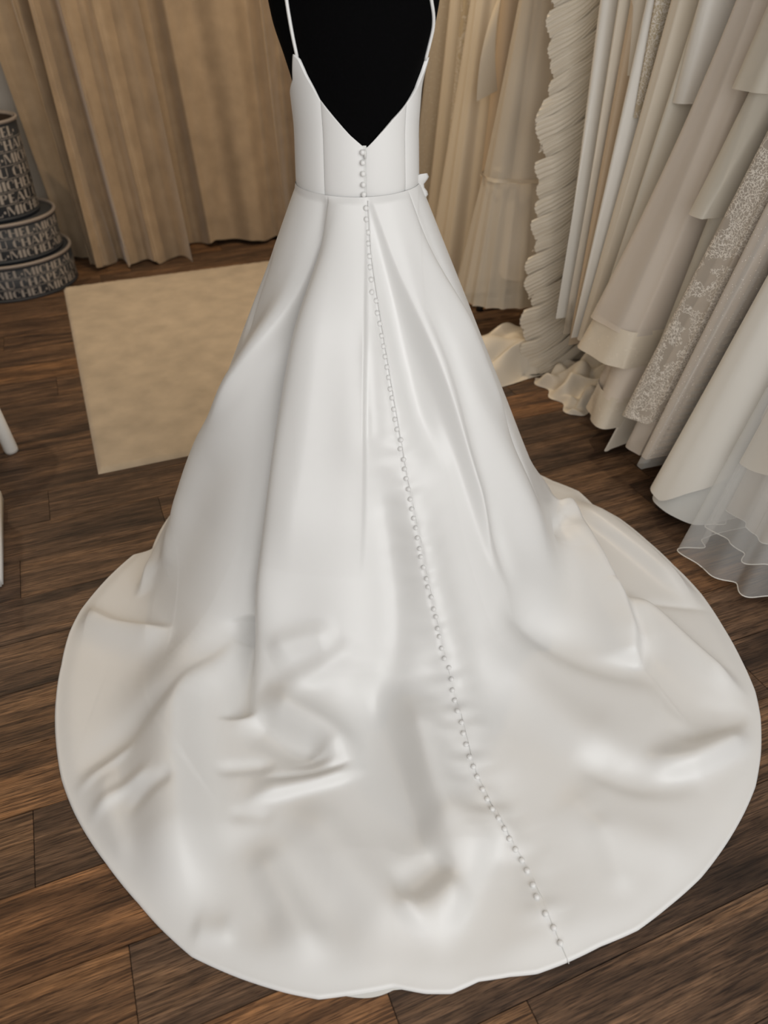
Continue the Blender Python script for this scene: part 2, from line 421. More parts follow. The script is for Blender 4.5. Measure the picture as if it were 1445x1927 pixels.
def skirt_surface():
    P, N, S = skirt_base()
    D = np.zeros(P.shape[:2]); U = np.zeros(P.shape[:2])
    for kind, h, wl, wr, pts in STROKES: stroke_apply(U if 'u' in kind else D, P, N, pts, h, wl, wr, kind)
    for A, it in ((D, 2), (U, 9)):                         # cloth has no sharper bend than its own thickness
        for _ in range(it):
            A[1:-1] = (A[:-2]+2*A[1:-1]+A[2:])/4
            A[:] = (np.roll(A, 1, 1)+2*A+np.roll(A, -1, 1))/4
    rw = np.hypot(P[..., 0]-AX, P[..., 1]-AY)
    # loose hand of the cloth: soft unevenness, puckers along the button seam
    D += .0028*wobble(P, 20, 3)*np.clip((rw-.2)/.2, 0, 1)
    sb = np.array(BUTTON_LINE)
    dist = np.full(P.shape[:2], 9.); al = np.zeros(P.shape[:2]); acc = 0
    for a, b in zip(sb[:-1], sb[1:]):
        t = b-a; ln = np.linalg.norm(t); t = t/ln; o = P-a; u = np.clip(o@t, 0, ln)
        d = np.linalg.norm(o-u[..., None]*t, axis=2); ok = d < dist
        dist[ok] = d[ok]; al[ok] = (acc+u)[ok]; acc += ln
    pk = np.exp(-(dist/.055)**2)*np.clip((al-.25)/.3, 0, 1)
    D += .0026*pk*(np.sin(al*95+dist*45)+.7*np.sin(al*57-dist*30+1.)+.5*np.sin(al*151+2))/1.6
    D -= .0025*np.exp(-(dist/.006)**2)                     # the closed seam itself
    # gathers fade in below the waist, the hem stays near the floor
    s0 = S.max(0)[None]-S
    g_ = np.clip(s0/.34, 0, 1); D *= np.clip(s0/.015, 0, 1)*(.22+.78*g_*g_*(3-2*g_))
    low = P[..., 2] < .25
    D = np.where(D > 0, D*(1-.55*np.exp(-(S/.06)**2)*low), D)
    Q = P+N*D[..., None]
    Q[..., 2] += U*np.clip(S/.05, .25, 1)
    z = Q[..., 2]; e = .012
    Q[..., 2] = np.where(S < .002, np.maximum(z, .004), .005+e*np.logaddexp(0, (z-.005)/e)*1.0)
    edge = np.exp(-(S/.03)**2)
    Q[..., 2] = Q[..., 2]*(1-.5*edge)
    return P, Q
HEM_PHI = [-3.0, -2.4, -1.545, -1.518, -1.423, -1.323, -1.233, -1.146, -1.024, -0.919, -0.823, -0.75, -0.685, -0.597, -0.466, -0.369, -0.315, -0.246, -0.165, -0.091, -0.045, 0.0, 0.062, 0.107, 0.144, 0.186, 0.233, 0.272, 0.319, 0.38, 0.445, 0.514, 0.593, 0.672, 0.751, 0.818, 0.894, 0.987, 1.055, 1.141, 1.239, 1.355, 1.475, 1.604, 1.746, 1.857, 1.961, 2.081, 2.6, 3.0]
HEM_R = [0.62, 0.68, 0.666, 0.72, 0.763, 0.809, 0.852, 0.885, 0.923, 0.963, 1.001, 1.031, 1.059, 1.091, 1.135, 1.173, 1.198, 1.228, 1.244, 1.257, 1.263, 1.255, 1.245, 1.26, 1.266, 1.255, 1.259, 1.267, 1.266, 1.263, 1.268, 1.262, 1.257, 1.246, 1.235, 1.225, 1.205, 1.177, 1.151, 1.107, 1.06, 1.01, 0.949, 0.898, 0.851, 0.8, 0.797, 0.753, 0.66, 0.62]
# folds of the skirt: profile, height, width to either side, points on the cloth (metres)
STROKES = [
    ('g', -0.014, 0.018, 0.018, [(-0.263, 1.792, 0.945), (-0.322, 1.786, 0.813), (-0.354, 1.729, 0.715)]),
    ('gw', 0.022, 0.05, 0.016, [(-0.126, 1.707, 1.077), (-0.15, 1.686, 1.012), (-0.184, 1.668, 0.938), (-0.219, 1.651, 0.863), (-0.268, 1.638, 0.77), (-0.354, 1.642, 0.628), (-0.425, 1.659, 0.512)]),
    ('g', 0.042, 0.055, 0.075, [(-0.158, 1.685, 1.001), (-0.191, 1.665, 0.924), (-0.223, 1.652, 0.859), (-0.305, 1.634, 0.703), (-0.415, 1.658, 0.529), (-0.477, 1.689, 0.429), (-0.548, 1.666, 0.268), (-0.611, 1.589, 0.12), (-0.628, 1.476, 0.062)]),
    ('sw', -0.095, 0.1, 0.03, [(-0.123, 1.706, 1.077), (-0.145, 1.676, 0.995), (-0.181, 1.643, 0.894), (-0.228, 1.59, 0.74), (-0.27, 1.529, 0.578), (-0.303, 1.442, 0.386), (-0.332, 1.367, 0.244), (-0.337, 1.281, 0.144), (-0.327, 1.114, 0.047)]),
    ('gw', 0.045, 0.012, 0.09, [(-0.12, 1.705, 1.076), (-0.133, 1.67, 0.993), (-0.166, 1.635, 0.893), (-0.215, 1.583, 0.742), (-0.256, 1.522, 0.581), (-0.292, 1.438, 0.391), (-0.322, 1.362, 0.246), (-0.328, 1.279, 0.147), (-0.325, 1.139, 0.055)]),
    ('g', 0.022, 0.05, 0.1, [(-0.092, 1.676, 1.028), (-0.113, 1.613, 0.886), (-0.139, 1.547, 0.733), (-0.167, 1.474, 0.567), (-0.205, 1.397, 0.393), (-0.226, 1.297, 0.22)]),
    ('gw', 0.022, 0.06, 0.006, [(-0.043, 1.696, 1.075), (-0.044, 1.665, 1.009), (-0.046, 1.627, 0.927), (-0.047, 1.588, 0.845), (-0.049, 1.538, 0.738), (-0.05, 1.478, 0.61), (-0.051, 1.402, 0.453), (-0.06, 1.317, 0.293)]),
    ('g', 0.012, 0.018, 0.022, [(-0.04, 1.599, 0.867), (-0.034, 1.566, 0.794), (-0.028, 1.516, 0.687), (-0.019, 1.448, 0.541)]),
    ('g', -0.036, 0.07, 0.05, [(-0.043, 1.477, 0.608), (-0.01, 1.421, 0.485), (0.014, 1.354, 0.347), (0.029, 1.287, 0.233), (0.021, 1.201, 0.134), (0.007, 1.091, 0.06)]),
    ('g', 0.03, 0.045, 0.05, [(0.05, 1.457, 0.533), (0.079, 1.407, 0.416), (0.107, 1.349, 0.294), (0.153, 1.257, 0.151), (0.188, 1.148, 0.062), (0.212, 0.996, 0.03), (0.246, 0.882, 0.025)]),
    ('gw', -0.038, 0.04, 0.028, [(-0.033, 1.697, 1.075), (-0.004, 1.666, 0.996), (0.024, 1.63, 0.901), (0.061, 1.581, 0.773), (0.099, 1.529, 0.634), (0.144, 1.476, 0.489)]),
    ('gw', 0.04, 0.01, 0.045, [(-0.028, 1.698, 1.075), (-0.004, 1.676, 1.016), (0.023, 1.65, 0.944), (0.054, 1.626, 0.868), (0.101, 1.587, 0.741), (0.156, 1.546, 0.602), (0.227, 1.486, 0.41), (0.298, 1.409, 0.222)]),
    ('g', -0.018, 0.02, 0.03, [(0.023, 1.684, 1.014), (0.072, 1.639, 0.873), (0.131, 1.597, 0.724), (0.198, 1.541, 0.537), (0.279, 1.477, 0.325), (0.362, 1.382, 0.137)]),
    ('gw', 0.024, 0.05, 0.014, [(0.049, 1.733, 1.079), (0.084, 1.719, 1.001), (0.142, 1.703, 0.874), (0.199, 1.686, 0.748), (0.277, 1.69, 0.596), (0.347, 1.685, 0.447)]),
    ('g', 0.04, 0.06, 0.08, [(0.065, 1.694, 0.987), (0.109, 1.66, 0.865), (0.168, 1.61, 0.695), (0.275, 1.592, 0.489), (0.399, 1.575, 0.252), (0.516, 1.55, 0.076)]),
    ('sw', -0.03, 0.025, 0.02, [(0.053, 1.737, 1.08), (0.087, 1.723, 1.002), (0.165, 1.713, 0.844), (0.278, 1.703, 0.604), (0.381, 1.67, 0.365), (0.44, 1.669, 0.246)]),
    ('gu', 0.04, 0.1, 0.03, [(0.436, 1.829, 0.296), (0.578, 1.991, 0.024), (0.593, 1.789, 0.042), (0.64, 1.571, 0.026), (0.664, 1.429, 0.025)]),
    ('gut', 0.07, 0.09, 0.018, [(0.578, 1.9, 0.045), (0.602, 1.781, 0.038), (0.64, 1.571, 0.026), (0.667, 1.414, 0.025), (0.656, 1.289, 0.025)]),
    ('g', -0.048, 0.045, 0.08, [(0.29, 1.372, 0.187), (0.409, 1.362, 0.088), (0.495, 1.341, 0.043), (0.564, 1.315, 0.029), (0.628, 1.294, 0.026), (0.727, 1.256, 0.022)]),
    ('g', -0.02, 0.04, 0.04, [(0.484, 1.696, 0.178), (0.529, 1.723, 0.109), (0.601, 1.821, 0.037)]),
    ('gu', 0.04, 0.025, 0.12, [(0.598, 2.086, 0.011), (0.674, 1.932, 0.013), (0.764, 1.786, 0.012), (0.839, 1.635, 0.01), (0.895, 1.499, 0.008)]),
    ('gu', 0.05, 0.012, 0.1, [(-0.575, 1.699, 0.233), (-0.665, 1.712, 0.074), (-0.696, 1.626, 0.034), (-0.693, 1.536, 0.033)]),
    ('gu', 0.036, 0.06, 0.012, [(-0.854, 1.566, 0.004), (-0.832, 1.508, 0.007), (-0.759, 1.452, 0.015), (-0.679, 1.418, 0.03), (-0.599, 1.384, 0.056), (-0.536, 1.369, 0.086)]),
    ('g', -0.02, 0.05, 0.03, [(-0.339, 1.353, 0.22), (-0.402, 1.304, 0.128), (-0.47, 1.253, 0.065), (-0.505, 1.184, 0.039), (-0.588, 1.074, 0.021), (-0.673, 1.009, 0.01), (-0.728, 0.976, 0.004)]),
    ('g', 0.084, 0.1, 0.06, [(-0.383, 1.315, 0.148), (-0.447, 1.268, 0.08), (-0.491, 1.203, 0.045), (-0.492, 1.124, 0.033), (-0.467, 0.987, 0.024), (-0.428, 0.852, 0.017), (-0.395, 0.742, 0.012), (-0.366, 0.643, 0.006)]),
    ('g', 0.018, 0.02, 0.03, [(-0.374, 0.648, 0.006), (-0.325, 0.642, 0.008), (-0.274, 0.647, 0.01)]),
    ('g', 0.022, 0.05, 0.03, [(-0.631, 1.022, 0.014), (-0.617, 0.929, 0.01), (-0.574, 0.846, 0.008), (-0.517, 0.744, 0.005)]),
    ('g', 0.012, 0.016, 0.02, [(-0.693, 0.924, 0.004), (-0.64, 0.996, 0.012), (-0.563, 1.051, 0.021)]),
    ('g', 0.012, 0.016, 0.02, [(-0.644, 0.863, 0.004), (-0.582, 0.928, 0.012), (-0.489, 0.966, 0.021)]),
    ('g', -0.01, 0.018, 0.02, [(-0.55, 0.875, 0.011), (-0.49, 0.924, 0.018), (-0.437, 0.946, 0.023)]),
    ('gt', -0.045, 0.03, 0.025, [(-0.364, 1.329, 0.175), (-0.359, 1.225, 0.089), (-0.341, 1.115, 0.046)]),
    ('g', 0.045, 0.06, 0.035, [(-0.297, 1.183, 0.082), (-0.201, 1.123, 0.067), (-0.12, 1.075, 0.054), (-0.083, 1.027, 0.042), (-0.094, 0.973, 0.033)]),
    ('g', -0.036, 0.035, 0.035, [(-0.339, 1.121, 0.048), (-0.234, 1.053, 0.041), (-0.166, 1.02, 0.038), (-0.11, 1.01, 0.038)]),
    ('g', 0.026, 0.014, 0.045, [(-0.316, 0.913, 0.026), (-0.19, 0.938, 0.029), (-0.107, 0.963, 0.032), (-0.033, 1.005, 0.037)]),
    ('s', -0.02, 0.015, 0.012, [(-0.275, 0.96, 0.029), (-0.144, 0.971, 0.032), (-0.06, 1.008, 0.038)]),
    ('g', -0.01, 0.016, 0.016, [(-0.39, 0.986, 0.028), (-0.312, 0.993, 0.03), (-0.238, 0.995, 0.032)]),
    ('g', -0.008, 0.016, 0.016, [(-0.342, 0.876, 0.024), (-0.288, 0.884, 0.026), (-0.229, 0.872, 0.026)]),
    ('g', -0.055, 0.06, 0.05, [(-0.04, 1.216, 0.155), (-0.021, 1.102, 0.066), (0.021, 0.969, 0.032), (0.064, 0.857, 0.026), (0.143, 0.788, 0.023)]),
    ('g', 0.06, 0.045, 0.07, [(0.059, 1.187, 0.114), (0.081, 1.07, 0.047), (0.099, 0.943, 0.029), (0.119, 0.854, 0.025), (0.15, 0.797, 0.023), (0.168, 0.749, 0.019)]),
    ('g', 0.029, 0.03, 0.05, [(0.157, 0.76, 0.02), (0.114, 0.732, 0.019), (0.06, 0.698, 0.016), (0.017, 0.661, 0.013)]),
    ('g', -0.036, 0.035, 0.04, [(0.136, 0.788, 0.023), (0.083, 0.747, 0.021), (0.026, 0.708, 0.017)]),
    ('g', 0.024, 0.05, 0.05, [(-0.198, 0.932, 0.028), (-0.09, 0.791, 0.025), (-0.002, 0.691, 0.015), (0.066, 0.604, 0.009)]),
    ('g', -0.019, 0.04, 0.04, [(-0.292, 0.895, 0.026), (-0.226, 0.804, 0.023), (-0.142, 0.708, 0.017), (-0.033, 0.613, 0.009)]),
    ('g', 0.029, 0.05, 0.04, [(-0.27, 0.848, 0.025), (-0.192, 0.708, 0.016), (-0.102, 0.563, 0.006)]),
    ('g', -0.019, 0.04, 0.04, [(-0.331, 0.872, 0.025), (-0.265, 0.719, 0.015), (-0.195, 0.608, 0.008)]),
    ('g', -0.038, 0.045, 0.05, [(0.294, 0.836, 0.023), (0.23, 0.749, 0.018), (0.176, 0.651, 0.011), (0.127, 0.561, 0.005)]),
    ('g', 0.024, 0.05, 0.05, [(0.223, 0.919, 0.026), (0.188, 0.802, 0.023), (0.14, 0.698, 0.015), (0.076, 0.596, 0.008)]),
    ('g', 0.046, 0.05, 0.03, [(0.624, 1.579, 0.028), (0.726, 1.503, 0.023), (0.8, 1.351, 0.017), (0.854, 1.265, 0.012), (0.92, 1.17, 0.005)]),
    ('g', -0.043, 0.04, 0.04, [(0.676, 1.402, 0.025), (0.718, 1.232, 0.022), (0.772, 1.138, 0.015), (0.886, 1.136, 0.006)]),
    ('s', 0.014, 0.01, 0.012, [(0.667, 1.337, 0.025), (0.702, 1.221, 0.023), (0.736, 1.122, 0.017)]),
    ('g', 0.043, 0.03, 0.045, [(0.558, 0.971, 0.022), (0.634, 0.989, 0.018), (0.717, 1.018, 0.014), (0.806, 1.062, 0.01), (0.901, 1.114, 0.005)]),
    ('g', -0.032, 0.03, 0.04, [(0.422, 1.021, 0.026), (0.489, 0.99, 0.025), (0.564, 0.956, 0.02), (0.714, 0.973, 0.012)]),
    ('g', -0.024, 0.02, 0.03, [(0.675, 1.066, 0.019), (0.769, 1.099, 0.014), (0.906, 1.169, 0.006)]),
    ('g', -0.014, 0.05, 0.06, [(0.232, 0.996, 0.029), (0.288, 0.895, 0.025), (0.326, 0.783, 0.018), (0.364, 0.671, 0.009)]),
    ('g', 0.012, 0.025, 0.03, [(0.199, 1.004, 0.031), (0.238, 0.908, 0.026), (0.281, 0.789, 0.02), (0.336, 0.597, 0.004)]),
    ('s', -0.014, 0.02, 0.02, [(0.604, 1.549, 0.031), (0.75, 1.535, 0.02), (0.938, 1.51, 0.004)]),
    ('g', 0.027, 0.06, 0.08, [(0.231, 1.305, 0.158), (0.363, 1.196, 0.044), (0.468, 1.068, 0.026), (0.614, 1.018, 0.021)]),
    ('g', 0.019, 0.06, 0.06, [(0.37, 0.933, 0.025), (0.506, 0.829, 0.015), (0.665, 0.788, 0.005)]),
    ('g', 0.012, 0.03, 0.03, [(0.441, 0.887, 0.022), (0.467, 0.795, 0.014), (0.475, 0.702, 0.008)]),
    ('g', 0.016, 0.04, 0.03, [(-0.285, 1.241, 0.131), (-0.206, 1.254, 0.174), (-0.103, 1.251, 0.194)]),
    ('g', 0.014, 0.03, 0.03, [(-0.258, 1.175, 0.087), (-0.166, 1.19, 0.119), (-0.056, 1.241, 0.185)]),
]
BUTTON_LINE = [(-0.041, 1.693, 1.068), (-0.033, 1.645, 0.964), (-0.019, 1.607, 0.878), (0.005, 1.549, 0.745), (0.03, 1.493, 0.616), (0.061, 1.428, 0.467), (0.091, 1.353, 0.31), (0.128, 1.263, 0.168), (0.164, 1.145, 0.065), (0.196, 0.983, 0.029), (0.241, 0.864, 0.025), (0.29, 0.764, 0.018), (0.31, 0.677, 0.011), (0.336, 0.597, 0.004)]
BUTTONS = [(-0.041, 1.686, 1.054), (-0.041, 1.677, 1.033), (-0.036, 1.666, 1.009), (-0.037, 1.656, 0.988), (-0.033, 1.645, 0.964), (-0.033, 1.636, 0.943), (-0.03, 1.625, 0.919), (-0.029, 1.613, 0.895), (-0.019, 1.607, 0.878), (-0.017, 1.596, 0.854), (-0.011, 1.587, 0.833), (-0.008, 1.576, 0.808), (-0.003, 1.567, 0.787), (0.0, 1.558, 0.766), (0.005, 1.549, 0.745), (0.01, 1.54, 0.724), (0.013, 1.529, 0.7), (0.018, 1.522, 0.682), (0.022, 1.511, 0.657), (0.024, 1.501, 0.637), (0.03, 1.493, 0.616), (0.04, 1.484, 0.591), (0.037, 1.474, 0.574), (0.047, 1.465, 0.55), (0.051, 1.456, 0.529), (0.054, 1.446, 0.508), (0.06, 1.436, 0.484), (0.062, 1.426, 0.463), (0.065, 1.416, 0.443), (0.069, 1.407, 0.422), (0.073, 1.397, 0.401), (0.076, 1.388, 0.381), (0.08, 1.376, 0.357), (0.083, 1.368, 0.34), (0.09, 1.357, 0.316), (0.096, 1.343, 0.29), (0.1, 1.333, 0.274), (0.108, 1.321, 0.251), (0.114, 1.305, 0.226), (0.119, 1.295, 0.21), (0.123, 1.277, 0.186), (0.127, 1.265, 0.171), (0.134, 1.246, 0.148), (0.14, 1.228, 0.129), (0.15, 1.214, 0.113), (0.156, 1.191, 0.093), (0.159, 1.168, 0.078), (0.164, 1.145, 0.065), (0.168, 1.116, 0.053), (0.177, 1.089, 0.044), (0.18, 1.062, 0.038), (0.186, 1.036, 0.034), (0.192, 1.005, 0.031), (0.199, 0.984, 0.029), (0.206, 0.962, 0.028), (0.215, 0.932, 0.026), (0.222, 0.91, 0.026), (0.23, 0.885, 0.025), (0.241, 0.864, 0.025), (0.251, 0.843, 0.025), (0.261, 0.826, 0.024), (0.272, 0.806, 0.022), (0.283, 0.786, 0.02), (0.29, 0.764, 0.018), (0.296, 0.733, 0.015), (0.299, 0.71, 0.014), (0.31, 0.677, 0.011), (0.322, 0.654, 0.009), (0.331, 0.628, 0.006)]

# ---------------------------------------------------------------- the wedding dress
dress = empty('wedding_dress', (AX, AY, 0))
tag(dress, 'ivory satin wedding dress with buttoned low back and long train, on black mannequin', 'wedding dress')
def to_dress(o): o.parent = dress; o.matrix_parent_inverse = Matrix.Translation((-AX, -AY, 0)); return o
SP, SQ = skirt_surface()
hem = SQ[-1].copy(); hem[:, 2] = .0012
inn = hem.copy(); inn[:, :2] = inn[:, :2]+(np.array([AX, AY])-inn[:, :2])*.02
skirt_me = grid_mesh('skirt', np.concatenate([SQ, hem[None], inn[None]]), wrap=True, flip=True)
skirt = to_dress(link('skirt', skirt_me, dress_satin))

# torso of the mannequin: heights, half width, half depth
TZ = [.80, .95, 1.08, 1.20, 1.28, 1.34, 1.38, 1.44, 1.50, 1.54, 1.58, 1.66]
TX = [.112, .114, .131, .127, .132, .150, .164, .174, .155, .095, .058, .052]
TY = [.072, .076, .094, .096, .099, .102, .104, .102, .090, .075, .058, .052]
def smooth_interp(z, zs, vs):
    zz = np.linspace(zs[0], zs[-1], 400); v = np.interp(zz, zs, vs)
    k = np.hanning(31); k /= k.sum(); vp = np.pad(v, 15, mode='edge'); v = np.convolve(vp, k, 'valid')
    return np.interp(z, zz, v)
def torso_pt(phi, z, off):
    a = smooth_interp(z, TZ, TX)+off; b = smooth_interp(z, TZ, TY)+off
    return np.stack([AX+a*np.sin(phi), AY-b*np.cos(phi)*np.where(np.cos(phi) < 0, 1.15, 1), z+0*phi], -1)
man = empty('mannequin', (AX, AY, 0)); tag(man, 'black fabric dress form wearing the ivory satin wedding dress', 'mannequin')
def to_man(o): o.parent = man; o.matrix_parent_inverse = Matrix.Translation((-AX, -AY, 0)); return o
zz, pp = np.meshgrid(np.linspace(.80, 1.66, 90), np.linspace(-PI, PI, 96, endpoint=False), indexing='ij')
to_man(link('torso', grid_mesh('torso', torso_pt(pp, zz, 0), wrap=True, flip=True), black_jersey))
to_man(link('neck_cap', tube_mesh('neck_cap', [(AX, AY, 1.655), (AX, AY, 1.675), (AX, AY, 1.69)], [.055, .052, .03], 32), black_metal))
to_man(link('pole', tube_mesh('pole', [(AX, AY, .02), (AX, AY, .84)], .017, 20), black_metal))
to_man(link('hip_plate', tube_mesh('hip_plate', [(AX, AY, .795), (AX, AY, .805)], .13, 40), black_metal))
for k in range(4):
    a = k*PI/2+.4
    to_man(link('foot', tube_mesh('foot', [(AX, AY, .06), (AX+.12*math.cos(a), AY+.12*math.sin(a), .045), (AX+.24*math.cos(a), AY+.24*math.sin(a), .012)], [.013, .012, .011], 10), black_metal))

# bodice: panels cut by seams, open V at the back
TOPPH = np.radians([-180, -150, -115, -90, -62, -50, -46, -42, -32, -17.5, -4, 8.8, 11.2, 23, 36, 51.5, 68, 77, 80, 84, 97, 120, 150, 180])
TOPZ = [1.36, 1.37, 1.30, 1.250, 1.290, 1.338, 1.331, 1.303, 1.262, 1.228, 1.196, 1.171, 1.174, 1.199, 1.225, 1.249, 1.278, 1.306, 1.328, 1.320, 1.255, 1.30, 1.37, 1.36]
def bodice_panel(name, p0, p1, bulge=.004, off=.005, n=70):
    ph = np.radians(np.linspace(p0, p1, n)); top = np.interp(ph, TOPPH, TOPZ)
    rows = 60; out = np.zeros((rows, n, 3))
    bot = 1.080-.009*np.clip(np.cos(ph), 0, 1)-.004
    edge = np.minimum(np.linspace(0, 1, n), 1-np.linspace(0, 1, n))*np.radians(p1-p0)
    lift = off+bulge*(1-np.exp(-edge/.10))
    for r in range(rows):
        t = r/(rows-1); out[r] = torso_pt(ph, bot+(top-bot)*t, lift)
    inner = torso_pt(ph, top-.003, .0012)
    out = np.concatenate([torso_pt(ph, bot+.002, .001)[None], out, inner[None]])
    return to_dress(link(name, grid_mesh(name, out), dress_satin))
def seam_groove(d): return d
bodice_panel('back_panel', -30.4, 7.2)
bodice_panel('back_panel', 9.4, 51.8)
bodice_panel('side_panel', -112, -30.6)
bodice_panel('side_panel', 52, 112)
bodice_panel('front_panel', 112, 248, .006)
# zip tape, pull and waist seam
zmet = plain('zip_white', (.70, .70, .68), .35)
ph = np.radians(np.linspace(6.6, 10, 5)); zs = np.linspace(1.068, 1.176, 24)
to_dress(link('zip_tape', grid_mesh('zip_tape', np.stack([torso_pt(ph, np.full(5, z), .0045) for z in zs])), zmet))
pz = torso_pt(np.radians(np.array([8.4])), np.array([1.163]), .010)[0]
to_dress(link('zip_pull', tube_mesh('zip_pull', [pz+np.array([0, 0, .006]), pz, pz-np.array([0, 0, .012])], [.0018, .0028, .0022], 8), zmet))
ph = np.linspace(-PI, PI, 160)
wz = 1.080-.009*np.clip(np.cos(ph), 0, 1)
ring = torso_pt(ph, wz-.002, .0085)
to_dress(link('waist_seam', tube_mesh('waist_seam', [tuple(p) for p in ring], .0018, 6), dress_satin))
# straps
def strap(side, pts, front):
    P3 = [torso_pt(np.radians(np.array([a])), np.array([z]), .0035)[0] for a, z in pts]
    P3 += [Vector(p) for p in front]
    q = [Vector(p) for p in P3]
    sm = []
    for i in range(len(q)-1):
        for t in (0, .25, .5, .75): sm.append(q[i].lerp(q[i+1], t))
    sm.append(q[-1])
    for _ in range(3): sm = [sm[0]]+[(sm[i-1]+sm[i]*2+sm[i+1])/4 for i in range(1, len(sm)-1)]+[sm[-1]]
    to_dress(link('strap', tube_mesh('strap', sm, .0035, 8), dress_satin))
strap(-1, [(-48.5, 1.332), (-47, 1.37), (-46.5, 1.41), (-47, 1.44), (-50, 1.475), (-64, 1.497), (-90, 1.503), (-115, 1.496), (-128, 1.47), (-134, 1.42), (-138, 1.36)], [])
strap(1, [(79, 1.322), (76, 1.350), (73, 1.38), (67, 1.403), (60, 1.425), (58, 1.45), (58, 1.475), (68, 1.497), (90, 1.503), (115, 1.496), (128, 1.47), (134, 1.42), (138, 1.36)], [])
# small folded tab of the side pleat standing proud of the right hip
tb = []
for i, z in enumerate(np.linspace(1.045, 1.098, 8)):
    row = []
    for j, t in enumerate(np.linspace(0, 1, 9)):
        w = .5-.5*math.cos(2*PI*t)
        row.append((AX+.128+.028*w*(1+.2*math.sin(i*1.3)), AY-.03+.06*t, z+.004*math.sin(t*5)))
    tb.append(row)
to_dress(link('pleat_tab', grid_mesh('pleat_tab', np.array(tb)), dress_satin))

# edge of the white lining showing below the hem
lp = []
for k in range(24):
    a = math.radians(-.4+4.6*k/23); r_ = float(hem_radius(a)); row = []
    for q in (-.03, .0, .009*math.sin(PI*k/23)): row.append((AX+(r_+q)*math.sin(a), AY-(r_+q)*math.cos(a), .0016))
    lp.append(row)
to_dress(link('hem_lining', grid_mesh('hem_lining', np.array(lp)), zmet))
# covered buttons along the seam
bme = lathe_mesh('button', [(.0, .0062), (.0025, .0060), (.0045, .0048), (.0056, .0028), (.0058, .001), (.005, -.0015), (.003, -.003)], 14)
bme.polygons.foreach_set('use_smooth', np.ones(len(bme.polygons), bool)); bme.materials.append(dress_satin)
du_ = np.roll(SQ, -1, 1)-np.roll(SQ, 1, 1); dv_ = np.gradient(SQ, axis=0); SN = np.cross(du_, dv_)
SN /= np.linalg.norm(SN, axis=-1, keepdims=True)+1e-9
if (SN[200, 440]*np.array([0, -1, .5])).sum() < 0: SN = -SN
def put_button(p, n):
    o = bpy.data.objects.new('button', bme); COL.objects.link(o); to_dress(o)
    o.location = p; o.rotation_euler = Vector(n).to_track_quat('Z', 'Y').to_euler()
    o.location = Vector(p)-Vector((0, 0, 0)); return o
flatP = SP.reshape(-1, 3); flatQ = SQ.reshape(-1, 3); flatN = SN.reshape(-1, 3)
for b in BUTTONS:
    k = int(((flatP-np.array(b))**2).sum(1).argmin())
    put_button(flatQ[k]+flatN[k]*.0012, flatN[k])
for a, z in ((6.2, 1.164), (6.2, 1.144), (6.3, 1.122), (6.3, 1.100), (6.6, 1.080)):
    p = torso_pt(np.radians(np.array([a])), np.array([z]), .009)[0]
    put_button(p, (math.sin(math.radians(a)), -math.cos(math.radians(a)), .1))
# fine cord of button loops beside the buttons
loop = []
for b in BUTTON_LINE:
    k = int(((flatP-np.array(b))**2).sum(1).argmin()); loop.append(k)
ii, jj = np.unravel_index(loop, SP.shape[:2])
fi = np.interp(np.linspace(0, 1, 260), np.linspace(0, 1, len(ii)), ii); fj = np.interp(np.linspace(0, 1, 260), np.linspace(0, 1, len(jj)), jj)
cp = []
for a, b in zip(fi, fj):
    a, b = int(round(a)), int(round(b)); p = SQ[a, b]+SN[a, b]*.0006; cp.append(Vector(p))
for _ in range(2): cp = [cp[0]]+[(cp[i-1]+cp[i]*2+cp[i+1])/4 for i in range(1, len(cp)-1)]+[cp[-1]]
to_dress(link('loop_cord', tube_mesh('loop_cord', [p+Vector((.006, 0, .0)) for p in cp], .0011, 5), dress_satin))
# ---------------------------------------------------------------- rug
def rug():
    a, b = np.array([-1.025, 2.214]), np.array([-1.778, 4.043])
    d2 = (b-a); L = np.linalg.norm(d2); d2 /= L; d1 = np.array([d2[1], -d2[0]]); W = 1.25
    nr, nc = 150, 120; V = np.zeros((nr, nc, 3)); r = np.random.RandomState(2)
    for i in range(nr):
        for j in range(nc):
            s, t = j/(nc-1)*W, i/(nr-1)*L
            e = min(s, W-s, t, L-t)
            z = .016*min(1, (max(e, 0)/.014)**.5)+.0012*r.uniform(-1, 1)*(e > .01)
            w = .003*math.sin(t*23+1)+.003*math.sin(s*19)
            p = a+d1*s+d2*t
            V[i, j] = (p[0], p[1], max(z, .0005))
    c = V[..., :2].mean((0, 1)); V[..., 0] -= c[0]; V[..., 1] -= c[1]
    o = link('area_rug', grid_mesh('area_rug', V), rug_mat); o.location = (c[0], c[1], 0)
    tag(o, 'rectangular beige low pile rug on the dark floor beside the wedding dress', 'rug')
rug()

